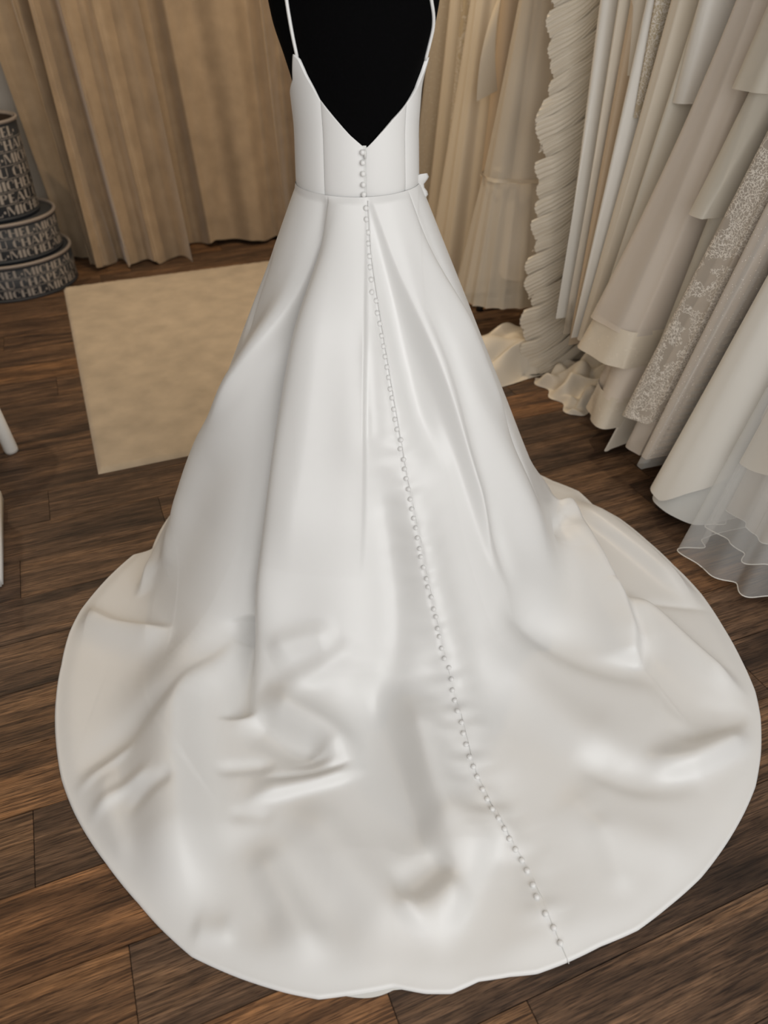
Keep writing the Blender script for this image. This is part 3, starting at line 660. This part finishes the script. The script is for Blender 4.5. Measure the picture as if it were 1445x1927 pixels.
# ---------------------------------------------------------------- curtains
def curtain(label, path_bot, path_top, zhem, ztop, nf, amp, seed, lean=0.):
    r = random.Random(seed)
    def path(pts, n):
        p = np.array(pts, float); d = np.concatenate([[0], np.cumsum(np.linalg.norm(np.diff(p, axis=0), axis=1))]); d /= d[-1]
        t = np.linspace(0, 1, n); return np.stack([np.interp(t, d, p[:, 0]), np.interp(t, d, p[:, 1])], 1)
    n = 420; rows = 70
    B, T = path(path_bot, n), path(path_top, n)
    t = np.linspace(0, 1, n)
    ph = t*nf*2*PI+1.3*np.sin(t*7+seed)+.6*np.sin(t*17+seed*2)
    am = amp*(.75+.35*np.sin(t*11+seed))
    V = np.zeros((rows, n, 3))
    for i in range(rows):
        s = i/(rows-1); z = ztop+(zhem-ztop)*s
        c = T*(1-s)+B*s
        tan = np.gradient(c, axis=0); tan /= np.linalg.norm(tan, axis=1)[:, None]+1e-9
        nm = np.stack([tan[:, 1], -tan[:, 0]], 1)
        k = .45+.75*s
        phs = ph+.5*s*np.sin(t*9+seed)
        w = np.sin(phs)+.32*np.sin(2*phs+.8)+.22*np.sin(phs*.37+seed)
        hemw = .018*np.sin(t*25+seed)*np.clip((s-.9)/.1, 0, 1)
        V[i, :, :2] = c+nm*(am*k*w)[:, None]+tan*(.35*am*k*np.cos(phs))[:, None]
        V[i, :, 2] = z+hemw*.7+.012*np.clip((s-.94)/.06, 0, 1)*np.sin(phs*1.0)
    V[-1, :, 2] = np.maximum(V[-1, :, 2], .004)
    base = (float(B[n//2, 0]), float(B[n//2, 1]))
    V[..., 0] -= base[0]; V[..., 1] -= base[1]
    t_ = empty('curtain', (base[0], base[1], 0)); tag(t_, label, 'curtain')
    link('curtain_cloth', grid_mesh('curtain_cloth', V), curtain_mat, t_)
    hm = V[-4:, :, :].copy()
    tan = np.gradient(hm[..., :2], axis=1); tan /= np.linalg.norm(tan, axis=2)[..., None]+1e-9
    hm[..., 0] += tan[..., 1]*.003; hm[..., 1] -= tan[..., 0]*.003
    link('hem_fold', grid_mesh('hem_fold', hm), curtain_mat, t_)
def rp(a, b): v = room(a, b); return (v.x, v.y)
def wp(x, y): return (x, y)
curtain('tan velvet curtain panel beside the stack of hat boxes', [(-1.90, 4.62), (-1.78, 4.50), (-1.62, 4.42), (-1.19, 4.52)], [(-2.17, 4.46), (-1.95, 4.47), (-1.6, 4.55), (-1.345, 4.62)], .012, 2.62, 5.3, .075, 3)
curtain('tan velvet curtain panel with its hem lifted off the floor behind the wedding dress', [(-1.32, 4.76), (-.70, 4.88), (.05, 5.10)], [(-1.50, 4.80), (-.6, 4.96), (.05, 5.14)], .030, 2.62, 7, .055, 8)
p0, p1 = room(RA[0]+.06, 4.72, 2.64), room(2.1, 4.72, 2.64)
rod = empty('curtain_rod', (0, 0, 2.64)); tag(rod, 'black metal curtain rod above the tan velvet curtains', 'curtain rod')
o = link('rod', tube_mesh('rod', [p0-Vector((0, 0, 2.64)), p1-Vector((0, 0, 2.64))], .013, 12), black_metal, rod)
for a in (RA[0]+.3, .2, 1.9):
    link('bracket', tube_mesh('bracket', [room(a, 4.72, .0), room(a, RB[1]-.002, 0)], .008, 8), black_metal, rod)

# ---------------------------------------------------------------- hat boxes
box_paper = plain('charcoal_printed_card', (.035, .040, .048), .6, bump=.1)
box_rim = plain('grey_card_rim', (.30, .26, .235), .55)
box_print = plain('grey_print', (.42, .38, .34), .6)
box_in = plain('brown_card_inside', (.05, .03, .018), .8)
GL = {  # heavy and hairline strokes of a modern face, on a 1 high grid: quads
    'M': (1.05, [[(0, 0), (.07, 0), (.07, 1), (0, 1)], [(.02, 1), (.27, 1), (.58, .12), (.48, 0)], [(.48, 0), (.56, .12), (.86, 1), (.80, 1)], [(.76, 0), (1.02, 0), (1.02, 1), (.76, 1)]]),
    'I': (.36, [[(.04, 0), (.30, 0), (.30, 1), (.04, 1)]]),
    'C': (.72, [[(.0, .25), (.24, .12), (.24, .88), (.0, .75)], [(.0, .75), (.24, .88), (.38, 1), (.20, 1)], [(.0, .25), (.20, 0), (.38, 0), (.24, .12)], [(.20, 1), (.38, .93), (.66, .93), (.60, 1)], [(.20, 0), (.60, 0), (.66, .07), (.38, .07)], [(.58, .66), (.66, .62), (.66, 1), (.60, 1)]]),
    'H': (.92, [[(.02, 0), (.28, 0), (.28, 1), (.02, 1)], [(.62, 0), (.88, 0), (.88, 1), (.62, 1)], [(.28, .46), (.62, .46), (.62, .54), (.28, .54)]]),
    'E': (.68, [[(.02, 0), (.28, 0), (.28, 1), (.02, 1)], [(.28, 0), (.64, 0), (.64, .08), (.28, .08)], [(.28, .92), (.62, .92), (.62, 1), (.28, 1)], [(.28, .46), (.50, .46), (.50, .54), (.28, .54)], [(.57, .08), (.64, .08), (.64, .28), (.60, .28)]]),
    'L': (.62, [[(.02, 0), (.28, 0), (.28, 1), (.02, 1)], [(.28, 0), (.60, 0), (.60, .08), (.28, .08)], [(.53, .08), (.60, .08), (.60, .3), (.56, .3)]]),
    'A': (.92, [[(.0, 0), (.07, 0), (.42, 1), (.36, 1)], [(.32, 1), (.52, 1), (.90, 0), (.62, 0)], [(.16, .28), (.56, .28), (.56, .35), (.18, .35)]]),
    'P': (.72, [[(.02, 0), (.28, 0), (.28, 1), (.02, 1)], [(.28, .92), (.52, .92), (.56, 1), (.28, 1)], [(.46, .56), (.66, .62), (.68, .88), (.48, .95)], [(.28, .46), (.52, .46), (.60, .56), (.28, .54)]]),
    'U': (.90, [[(.02, .2), (.28, .14), (.28, 1), (.02, 1)], [(.02, .2), (.28, .14), (.44, 0), (.24, 0)], [(.24, 0), (.64, 0), (.72, .12), (.34, .1)], [(.70, .1), (.78, .2), (.78, 1), (.70, 1)]]),
    '.': (.36, [[(.07, .30), (.25, .30), (.25, .56), (.07, .56)]]),
    ' ': (.34, []),
}
def print_row(name, text, r, z, h, parent, start, arc):
    """letters laid on a cylinder of radius r, each a thin raised patch of ink"""
    x = 0.; sx = h*1.35; i = 0
    while x < arc*r:
        ch = text[i % len(text)]; adv, quads = GL[ch]; i += 1
        v, f = [], []
        for q in quads:
            k = len(v)
            for px_, pz_ in q:
                a = start+(x+px_*sx)/r
                v.append((r*math.cos(a), r*math.sin(a), z+pz_*h))
            f.append((k, k+1, k+2, k+3))
        x += (adv+.05)*sx
        if f and start+x/r > -1.75: link(name, py_mesh(name, v, f), box_print, parent, False)
def hat_box(label, loc, r, z0, z1, rows, lidless=False):
    t = empty('hat_box', (loc[0], loc[1], z0)); tag(t, label, 'hat box', 'stacked hat boxes')
    hgt = z1-z0
    link('body', lathe_mesh('body', [(0, .0), (r-.004, .0), (r, .004), (r, hgt-.004), (r-.002, hgt), (r-.006, hgt), (r-.006, .006), (0, .006)] if lidless else [(0, .0), (r-.004, .0), (r, .004), (r, hgt-.01), (0, hgt-.01)], 72), box_paper, t)
    rim = .014
    link('top_rim', lathe_mesh('top_rim', [(r, hgt-rim), (r+.006, hgt-rim), (r+.008, hgt-rim/2), (r+.006, hgt), (r-.008, hgt), (r-.008, hgt-rim)], 72), box_rim, t)
    link('base_rim', lathe_mesh('base_rim', [(r-.002, .0), (r+.004, .0), (r+.004, .012), (r, .014)], 72), box_paper, t)
    if lidless: link('lining', lathe_mesh('lining', [(r-.0065, hgt-.004), (r-.0065, .008), (0, .008)], 48), box_in, t)
    n = len(rows); band = (hgt-.034)/n
    for k, (txt, off) in enumerate(rows):
        print_row('letter', txt, r+.0012, hgt-.020-(k+1)*band+band*.12, band*.76, t, -PI*.80+off*band/r, 2.5)
        if k: link('print_line', lathe_mesh('print_line', [(r+.0008, hgt-.020-k*band-.0012), (r+.0008, hgt-.020-k*band+.0012)], 72), box_print, t)
    return t
BX, BY = -2.10, 4.17
M_, C_ = 'MICHEL.', 'CHAPEAU '
hat_box('largest charcoal hat box with rows of grey capital lettering, at the bottom of the stack', (BX, BY), .340, .0005, .190, [(M_, 0), (C_, 3.), (M_, 2.)])
hat_box('middle charcoal hat box with rows of grey capital lettering, between two others', (BX+.005, BY), .300, .191, .385, [(M_, 1.), (C_, 2.), (M_, 3.)])
hat_box('tall narrow open charcoal hat box with lettering, on top of the stack', (BX-.01, BY-.01), .245, .386, .835, [(M_, 0.), (C_, 1.), (M_, 3.), (C_, 2.), (M_, 1.), (C_, 4.), (M_, 2.)], True)
# cream cloth standing in the open box
cl = []
for i in range(14):
    row = []
    for j in range(24):
        a = 2*PI*j/24; rr = .10*(1-.35*i/13)+.018*math.sin(a*5+i*.5)
        row.append((rr*math.cos(a), rr*math.sin(a), .012+.52*i/13))
    cl.append(row)
cream_cloth = satin('cream_cloth', (.62, .50, .33), .55)
o = link('folded_cloth', grid_mesh('folded_cloth', np.array(cl), wrap=True), cream_cloth)
o.location = (BX-.09, BY-.05, .384); tag(o, 'cream folded cloth standing in the open top hat box', 'cloth')

# ---------------------------------------------------------------- white furniture at the edge of the room
stool = empty('stool', (-1.62, 2.36, 0)); tag(stool, 'white wooden stool with round splayed legs on the dark floor', 'stool')
link('seat', lathe_mesh('seat', [(0, .445), (.21, .445), (.225, .455), (.228, .468), (.220, .478), (0, .482)], 48), white_paint, stool)
for a in (.03, PI/2, PI, 3*PI/2):
    c, s = math.cos(a), math.sin(a)
    link('leg', tube_mesh('leg', [(.225*c, .225*s, .0), (.223*c, .223*s, .012), (.185*c, .185*s, .45)], [.023, .025, .022], 18), white_paint, stool)
link('stretcher', tube_mesh('stretcher', [(-.205, 0, .20), (.205, 0, .20)], .011, 10), white_paint, stool)
link('stretcher', tube_mesh('stretcher', [(0, -.205, .22), (0, .205, .22)], .011, 10), white_paint, stool)
pl = empty('display_plinth', (-1.428, 1.751, 0)); pl.rotation_euler[2] = math.radians(22)
tag(pl, 'low white painted display plinth with a stepped base', 'plinth')
link('base', box_mesh('base', -.235, .235, -.235, .235, .0, .05, .006), white_paint, pl)
link('body', box_mesh('body', -.21, .20, -.21, .21, .05, .30, .004), white_paint, pl)
link('top', box_mesh('top', -.215, .205, -.215, .215, .30, .33, .006), white_paint, pl)

# ---------------------------------------------------------------- rail of gowns
R0 = np.array([1.44, 1.78]); DU = np.array([-.313, .950]); DN = np.array([-.950, -.313])
def rk(u, w): return R0+DU*u+DN*w
rail = empty('clothes_rail', (float(rk(1.5, 0)[0]), float(rk(1.5, 0)[1]), 0)); tag(rail, 'black metal clothes rail carrying the row of white and cream gowns', 'clothes rail')
def rl(u, w, z): p = rk(u, w)-rk(1.5, 0); return (float(p[0]), float(p[1]), z)
link('rail_tube', tube_mesh('rail_tube', [rl(-.9, 0, 1.93), rl(3.42, 0, 1.93)], .014, 12), black_metal, rail)
for u in (-.88, 2.157, 3.40):
    for w in (-.16, .16): link('upright', tube_mesh('upright', [rl(u, w, .05), rl(u, w*.98, .9), rl(u, 0, 1.93)], .012, 10), black_metal, rail)
    link('foot_bar', tube_mesh('foot_bar', [rl(u, -.30, .045), rl(u, .30, .045)], .014, 10), black_metal, rail)
    for w in (-.28, .28): link('foot', tube_mesh('foot', [rl(u, w, 0), rl(u, w, .04)], [.02, .012], 12), black_metal, rail)

ivory_satin = satin('gown_ivory_satin', (.72, .68, .59), .40)
white_satin = satin('gown_white_satin', (.79, .765, .71), .38)
cream_crepe = satin('gown_cream_crepe', (.66, .57, .44), .60)
champ_crepe = satin('gown_champagne_crepe', (.60, .47, .33), .60)
ivory_crepe = satin('gown_ivory_crepe', (.74, .67, .56), .60)
blush_lining = satin('blush_lining', (.74, .655, .56), .55)
band_satin = satin('champagne_satin_band', (.74, .66, .54), .26, .7)
grey_lining = satin('white_lining', (.70, .70, .67), .6)
tulle_cream = sheer('cream_tulle', (.76, .68, .56), .50)
tulle_white = sheer('white_tulle', (.80, .79, .76), .17)
tulle_blush = sheer('blush_tulle', (.82, .735, .645), .55)
organza = sheer('ivory_organza', (.78, .73, .63), .55)
lace_blush = sheer('blush_lace', (.70, .615, .52), .50, pattern='lace')
lace_gold = sheer('cream_lace', (.66, .55, .38), .75, pattern='lace')
sparkle_blush = sheer('blush_glitter_tulle', (.78, .69, .60), .55, pattern='sparkle')
sparkle_champ = sheer('champagne_beaded_net', (.55, .47, .36), .75, pattern='sparkle')

# room that each gown has along the rail: (near, far) at the hanger and at the floor
SLOT = {}
def slot_at(sl, z):
    t = np.clip((1.80-z)/1.70, 0, 1)**1.1
    return sl[0]+(sl[2]-sl[0])*t, sl[1]+(sl[3]-sl[1])*t
def squeeze(u, z, sl, inset):
    """cloth gives way where it meets the gown beside it"""
    lo, hi = slot_at(sl, z); lo = lo+.004+inset; hi = hi-.004-inset
    c, h = (lo+hi)/2, np.maximum((hi-lo)/2, .004)
    x = (u-c)/h; ax = np.abs(x)
    return c+h*np.sign(x)*np.where(ax < .75, ax, .75+.25*np.tanh((ax-.75)/.25))
def tube_layer(name, mat, parent, uT, uB, wT, wB, aT, aB, zT, zH, nf=7, amp=.012, seed=1, lift=0., power=1.15, wback=-.20, shrink=0., rows=64, n=150, inset=0.):
    """a hanging skirt layer: a flattened tube, narrow at the top, fanning out towards the aisle"""
    r = np.random.RandomState(seed); ph = r.uniform(0, 6.28, 6)
    tau = np.linspace(0, 2*PI, n, endpoint=False)
    cu, sw = np.sin(tau), np.cos(tau)
    su = np.sign(cu)*np.abs(cu)**.75
    V = np.zeros((rows, n, 3))
    for i in range(rows):
        t = i/(rows-1); tp = t**power
        hz = zH+lift*np.clip(-cu, 0, 1)*np.clip(sw*1.4+.5, 0, 1)+.012*np.sin(tau*3+ph[0])*(lift > 0)
        z = zT+(hz-zT)*t
        a = aT+(aB-aT)*tp-shrink; we = wT+(wB-wT)*tp-shrink; wb = wback-.10*tp
        uc = uT+(uB-uT)*tp
        rip = amp*(.25+.75*t)*(np.sin(nf*tau+ph[1]+.6*t)+.5*np.sin((nf*2+1)*tau+ph[2]-.5*t)+.35*np.sin(2*tau+ph[3]))
        wc, b = (we+wb)/2, (we-wb)/2
        u = uc+(a+rip)*su+.35*rip*sw
        w = wc+(b+.8*rip*np.abs(sw))*sw
        if parent.name in SLOT: u = squeeze(u, z, SLOT[parent.name], inset+shrink*.5)
        p = R0[None]+DU[None]*u[:, None]+DN[None]*w[:, None]
        V[i, :, 0] = p[:, 0]; V[i, :, 1] = p[:, 1]; V[i, :, 2] = z
    V[..., 2] = np.maximum(V[..., 2], .003)
    loc = parent.location
    V[..., 0] -= loc[0]; V[..., 1] -= loc[1]
    o = link(name, grid_mesh(name, V, wrap=True), mat, parent)
    return o, V
SLOTS = [(-.16, (-.40, -.06, -.50, -.12)), (.05, (-.06, .115, -.12, .19)), (.18, (.115, .235, .19, .455)), (.28, (.235, .32, .455, .530)),
         (.36, (.32, .48, .530, .690)), (.60, (.48, .685, .690, .720)), (.76, (.685, .875, .720, 1.035)), (.985, (.885, 1.045, 1.035, 1.062)),
         (1.115, (1.045, 1.195, 1.062, 1.094)), (1.265, (1.195, 1.328, 1.094, 1.130)), (1.385, (1.328, 1.425, 1.130, 1.155)),
         (1.465, (1.425, 1.515, 1.155, 1.182)), (1.57, (1.515, 1.64, 1.182, 1.235)), (1.84, (1.64, 1.93, 1.235, 1.62)),
         (2.07, (1.93, 2.128, 1.62, 2.128)), (2.33, (2.185, 2.445, 2.185, 2.265)), (2.56, (2.445, 2.675, 2.265, 2.56)),
         (2.79, (2.675, 2.865, 2.56, 2.78)), (2.94, (2.865, 3.03, 2.78, 2.99)), (3.12, (3.03, 3.34, 2.99, 3.34))]
def gown_root(kind, label, uT):
    p = rk(uT, 0); g = empty(kind, (float(p[0]), float(p[1]), 0)); tag(g, label, 'gown')
    SLOT[g.name] = min(SLOTS, key=lambda q: abs(q[0]-uT))[1]
    hk = [(0, 0, 1.80), (0, 0, 1.90)]+[(.0, .0, 1.90)]
    arc = [(DN[0]*.018*math.sin(a), DN[1]*.018*math.sin(a), 1.927-.020*math.cos(a)+.0) for a in np.linspace(0, PI*1.35, 9)]
    link('hanger_hook', tube_mesh('hanger_hook', [(0, 0, 1.78), (0, 0, 1.86), (0, 0, 1.907)]+arc[1:], .0025, 6), black_metal, g)
    sh = [(DN[0]*s*.2, DN[1]*s*.2, 1.80-.05*abs(s)**1.5) for s in np.linspace(-1, 1, 9)]
    link('hanger_arm', tube_mesh('hanger_arm', sh, .007, 8), black_metal, g)
    return g
ZT = 1.80
def gown(kind, label, mat, uT, uB, wT, wB, aT, aB, zH, **kw):
    g = gown_root(kind, label, uT)
    o, V = tube_layer('skirt', mat, g, uT, uB, wT, wB, aT, aB, ZT, zH, **kw)
    return g, V
def patch(name, mat, parent, fn, nu, nv):
    V = np.array([[fn(i/(nu-1), j/(nv-1)) for j in range(nv)] for i in range(nu)])
    V[..., 0] -= parent.location[0]; V[..., 1] -= parent.location[1]
    return link(name, grid_mesh(name, V), mat, parent)
def R3(u, w, z): p = rk(u, w); return (float(p[0]), float(p[1]), z)

# far end of the rail, from the back wall forward
gown('beaded_gown', 'champagne beaded net gown at the far end of the rail beside the mannequin', sparkle_champ, 3.12, 3.12, .18, .34, .045, .09, .08, nf=6, seed=11)
tube_layer('lining', champ_crepe, bpy.data.objects['beaded_gown'], 3.12, 3.12, .17, .32, .04, .08, ZT, .10, nf=6, seed=11, shrink=.012)
gown('crepe_gown', 'plain cream crepe gown between the beaded gown and the cream lace gown', cream_crepe, 2.94, 2.86, .17, .34, .035, .06, .06, nf=5, seed=12)
gown('lace_gown', 'cream lace gown behind the long chiffon gown at the far end of the rail', lace_gold, 2.79, 2.72, .17, .30, .035, .05, .08, nf=5, seed=13)
tube_layer('lining', cream_crepe, bpy.data.objects['lace_gown'], 2.79, 2.72, .16, .29, .035, .045, ZT, .10, nf=5, seed=13, shrink=.01)
gown('chiffon_gown', 'soft cream chiffon gown with long loose folds beside the tiered tulle gown', cream_crepe, 2.56, 2.40, .20, .46, .055, .17, .05, nf=9, amp=.020, seed=14)
g, V = gown('crepe_gown', 'champagne crepe gown with a folded back corner of overskirt', champ_crepe, 2.33, 2.225, .18, .30, .05, .05, .15, nf=5, seed=15)
patch('overskirt_corner', cream_crepe, g, lambda s, t: R3(2.245-.02*s+.03*t*(1-s), .24+.10*t*s+.03*math.sin(3*s), 1.42-.42*s-.04*t), 20, 10)
# tiered tulle
g = gown_root('tiered_tulle_gown', 'cream tulle gown with a gathered lower tier, beside the ruffled gown', 2.07)
tube_layer('lining', blush_lining, g, 2.10, 1.82, .17, .36, .04, .13, ZT, .30, nf=7, amp=.006, seed=16, shrink=.012)
tube_layer('upper_tier', tulle_cream, g, 2.07, 1.94, .20, .40, .05, .14, ZT, .70, nf=8, amp=.010, seed=16)
tube_layer('lower_tier', tulle_cream, g, 1.945, 1.86, .40, .52, .135, .22, .71, .20, nf=26, amp=.012, seed=17, power=.9)
_, V = tube_layer('tier_seam', cream_crepe, g, 1.944, 1.940, .412, .413, .150, .151, .715, .700, nf=8, amp=.010, seed=16, rows=3)

# the ruffled gown
UR = .10
g = gown_root('ruffled_gown', 'cream gown covered in stacked pleated ruffles trailing onto the floor', 1.74+UR)
tube_layer('lining', ivory_crepe, g, 1.74+UR, 1.40+UR, .17, .34, .04, .06, ZT, .02, nf=5, amp=.006, seed=18, power=1.0)
NRF = 23
rr = np.random.RandomState(5)
for k in range(NRF):
    z0 = 1.68-k*.070; q = rr.uniform(-1, 1, 6)
    tt = (1.80-z0)/1.8
    uu = 1.70+UR-.36*tt; wl_e = .290+.115*tt+.026*q[0]; wr_e = .02+.10*tt
    dz = .115+.014*q[1]
    def ruf(s, t, uu=uu, wl_e=wl_e, wr_e=wr_e, z0=z0, dz=dz, q=q):
        w = wr_e+(wl_e-wr_e)*s+.016*math.sin(t*5+q[2])*s
        drop = dz*t*(.50+.50*s)
        slope = -.15*s**1.1
        fine = .0018*math.sin(t*2*PI*7+q[3]*3+s*2)+.0011*math.sin(t*2*PI*13+q[4]*3)
        puff = .024*(t**.6)*math.sin(PI*min(1, .25+t*.78))*(.35+.65*math.sin(PI*(.10+.80*s)))
        return R3(uu-.075-puff-fine*1.6+.03*max(0, s-.82)/.18, w, max(.012, z0+slope-drop+fine+.006*math.sin(s*9+q[5])))
    patch('ruffle', ivory_crepe, g, ruf, 24, 56)
link('edge_piping', tube_mesh('edge_piping', [tuple(np.array(R3(1.70+UR-.36*t-.10, .02+.10*t-.006, 1.80-1.78*t))-np.array([g.location[0], g.location[1], 0])) for t in np.linspace(.08, .985, 30)], .007, 8), ivory_crepe, g)
def puddle(s, t):
    w = .08+.78*s; u = 1.30+.40*t+.10*s
    e = min(s, 1-s, t, 1-t); h = .10*min(1, e/.22)*(.35+.65*math.sin(PI*min(1, 1.15-s)))
    x = 6*s+2.2*math.sin(3*t); 
    f = .034*abs(math.sin(5*t+x))**.7+.020*math.sin(11*t-7*s+1)+.010*math.sin(23*s+13*t)
    ed = .035*math.sin(13*t)+.02*math.sin(9*s)
    return R3(u+.05*math.sin(6*s)+ed*(s > .9), w+ed, max(.003, h+f*min(1, e/.10)))
patch('train', ivory_crepe, g, puddle, 110, 90)
def under(s, t):
    w = .05+.33*s; u = 1.02+.34*t
    e = min(s, 1-s, t, 1-t); f = .022*math.sin(15*t+9*s)+.018*math.sin(24*t-13*s+1)+.012*math.sin(19*s+2)
    return R3(u+.012*math.sin(20*s), w+.015*math.sin(17*t), max(.003, .11*min(1, e/.25)*(1.1-s*.5)+f*min(1, e/.1)))
patch('crumpled_hem', ivory_crepe, g, under, 70, 70)

gown('satin_column_gown', 'narrow white satin column gown between the ruffled gown and a cream gown', white_satin, 1.57, 1.210, .19, .385, .042, .028, .33, nf=4, amp=.008, seed=21)
gown('crepe_gown', 'narrow ivory crepe gown beside the white satin column gown', ivory_crepe, 1.465, 1.168, .18, .375, .030, .016, .28, nf=4, amp=.007, seed=22)
g, V = gown('crepe_gown', 'champagne crepe gown with a short straight overlay ending in a clean hem', champ_crepe, 1.385, 1.142, .17, .362, .030, .015, .25, nf=5, amp=.008, seed=23)
tube_layer('overlay', ivory_crepe, g, 1.385, 1.30, .20, .225, .045, .05, ZT, 1.16, nf=3, amp=.004, seed=24)
g, V = gown('satin_gown', 'white satin gown with a strip of cream lace down its side', white_satin, 1.265, 1.112, .18, .385, .045, .020, .30, nf=4, amp=.010, seed=25)
tube_layer('lace_strip', lace_gold, g, 1.225, 1.17, .20, .245, .022, .026, ZT, 1.05, nf=6, amp=.006, seed=26, wback=.10)
g, V = gown('crepe_gown', 'wide ivory crepe gown with smooth folds next to the white satin and lace gown', ivory_crepe, 1.115, 1.078, .17, .375, .055, .018, .30, nf=4, amp=.014, seed=27)
g, V = gown('satin_gown', 'ivory satin gown with a short white overlay, behind the blush tulle gown', ivory_satin, .985, 1.048, .16, .35, .040, .015, .30, nf=4, amp=.010, seed=28)
tube_layer('overlay', white_satin, g, .965, .975, .20, .235, .050, .055, ZT, 1.12, nf=3, amp=.004, seed=29)

# blush tulle gown with two satin bands
g = gown_root('banded_tulle_gown', 'blush tulle gown edged with wide satin bands at two hems', .76)
tube_layer('lining', blush_lining, g, .76, .78, .16, .40, .045, .15, ZT, .36, nf=5, amp=.012, seed=31, shrink=.012, power=1.4)
tube_layer('upper_layer', tulle_blush, g, .76, .83, .19, .44, .055, .215, ZT, .47, nf=7, amp=.014, seed=31, power=1.5)
tube_layer('satin_band', band_satin, g, .832, .838, .432, .465, .213, .232, .485, .355, nf=7, amp=.014, seed=31, rows=12, power=1.)
tube_layer('lower_layer', blush_lining, g, .80, .79, .34, .42, .13, .165, .52, .22, nf=6, amp=.012, seed=33, power=1.)
tube_layer('satin_band', band_satin, g, .79, .79, .42, .445, .165, .185, .235, .115, nf=6, amp=.012, seed=33, rows=12, power=1.)
tube_layer('underskirt', ivory_crepe, g, .74, .66, .30, .42, .10, .14, .35, .015, nf=5, amp=.012, seed=34, power=1., lift=.05)
# organza overlay with a turned back edge
g = gown_root('organza_gown', 'ivory organza gown with short folded overlay panels above the lace gown', .60)
tube_layer('skirt', organza, g, .60, .64, .17, .34, .045, .08, ZT, .45, nf=5, amp=.010, seed=35)
tube_layer('lining', ivory_crepe, g, .60, .64, .15, .30, .040, .065, ZT, .45, nf=5, amp=.010, seed=35, shrink=.01)
tube_layer('overlay', organza, g, .60, .63, .21, .30, .06, .11, ZT, 1.20, nf=4, amp=.010, seed=36)
tube_layer('overlay', organza, g, .60, .63, .23, .36, .06, .13, 1.40, .88, nf=4, amp=.014, seed=37)
# lace and glitter
g = gown_root('lace_gown', 'blush gown of corded lace over tulle, beside the white satin gown', .36)
tube_layer('lining', blush_lining, g, .36, .55, .16, .41, .045, .12, ZT, .28, nf=5, amp=.012, seed=38, shrink=.012, power=1.0)
tube_layer('lace_layer', lace_blush, g, .36, .555, .20, .45, .055, .150, ZT, .235, nf=5, amp=.022, seed=38, lift=.03, power=1.0)
tube_layer('net_layer', tulle_blush, g, .36, .54, .19, .43, .05, .12, ZT, .12, nf=6, amp=.012, seed=39, power=1.0)
g = gown_root('glitter_tulle_gown', 'blush glitter tulle gown between the lace gown and the white satin gown', .28)
tube_layer('lining', blush_lining, g, .28, .435, .16, .41, .030, .075, ZT, .20, nf=5, amp=.008, seed=40, shrink=.01, power=1.0)
tube_layer('glitter_layer', sparkle_blush, g, .28, .44, .20, .45, .040, .090, ZT, .16, nf=7, amp=.012, seed=40, power=1.0)
tube_layer('net_layer', tulle_white, g, .28, .445, .20, .458, .040, .094, ZT, .12, nf=8, amp=.012, seed=41, power=1.0)
# white satin gown with raised hem
g = gown_root('satin_gown', 'broad white satin gown whose raised hem shows its pale lining, beside the tulle gown', .18)
tube_layer('skirt', white_satin, g, .18, .325, .19, .485, .055, .165, ZT, .08, nf=3, amp=.018, seed=43, lift=.22, power=1.05)
tube_layer('lining', grey_lining, g, .18, .32, .18, .475, .052, .168, ZT, .055, nf=3, amp=.018, seed=43, shrink=.004, power=1.05)
# tulle gowns nearest the window
g = gown_root('tulle_gown', 'blush and white layered tulle gown with corded edges reaching the floor', .05)
LAY = ((tulle_blush, .06, .37, .15, .14, 8, .020, 45), (tulle_white, .06, .42, .18, .085, 9, .026, 46), (tulle_white, .06, .48, .21, .02, 8, .032, 47))
tube_layer('lining', blush_lining, g, .05, .05, .15, .33, .05, .12, ZT, .24, nf=6, amp=.014, seed=44)
for mt, uB, wB, aB, zH, nf, amp, sd in LAY:
    _, Vl = tube_layer('tulle_layer', mt, g, .05, uB, .19, wB, .07, aB, ZT, zH, nf=nf, amp=amp, seed=sd, n=220)
    link('corded_edge', tube_mesh('corded_edge', [tuple(p) for p in Vl[-1]]+[tuple(Vl[-1][0])], .0016, 5), white_satin, g)
tube_layer('cream_overlay', tulle_cream, g, .08, .11, .18, .36, .05, .11, ZT, .46, nf=7, amp=.014, seed=48)
tube_layer('cream_overlay', tulle_cream, g, .06, .09, .18, .40, .06, .14, ZT, .34, nf=6, amp=.016, seed=52)
g = gown_root('tulle_gown', 'cream tiered tulle gown at the window end of the rail', -.16)
tube_layer('lining', ivory_crepe, g, -.16, -.20, .15, .28, .05, .10, ZT, .18, nf=6, amp=.012, seed=49)
tube_layer('tulle_layer', tulle_cream, g, -.16, -.20, .18, .33, .06, .15, ZT, .12, nf=9, amp=.018, seed=50)
tube_layer('tulle_layer', tulle_white, g, -.16, -.20, .19, .37, .07, .18, ZT, .04, nf=9, amp=.02, seed=51)
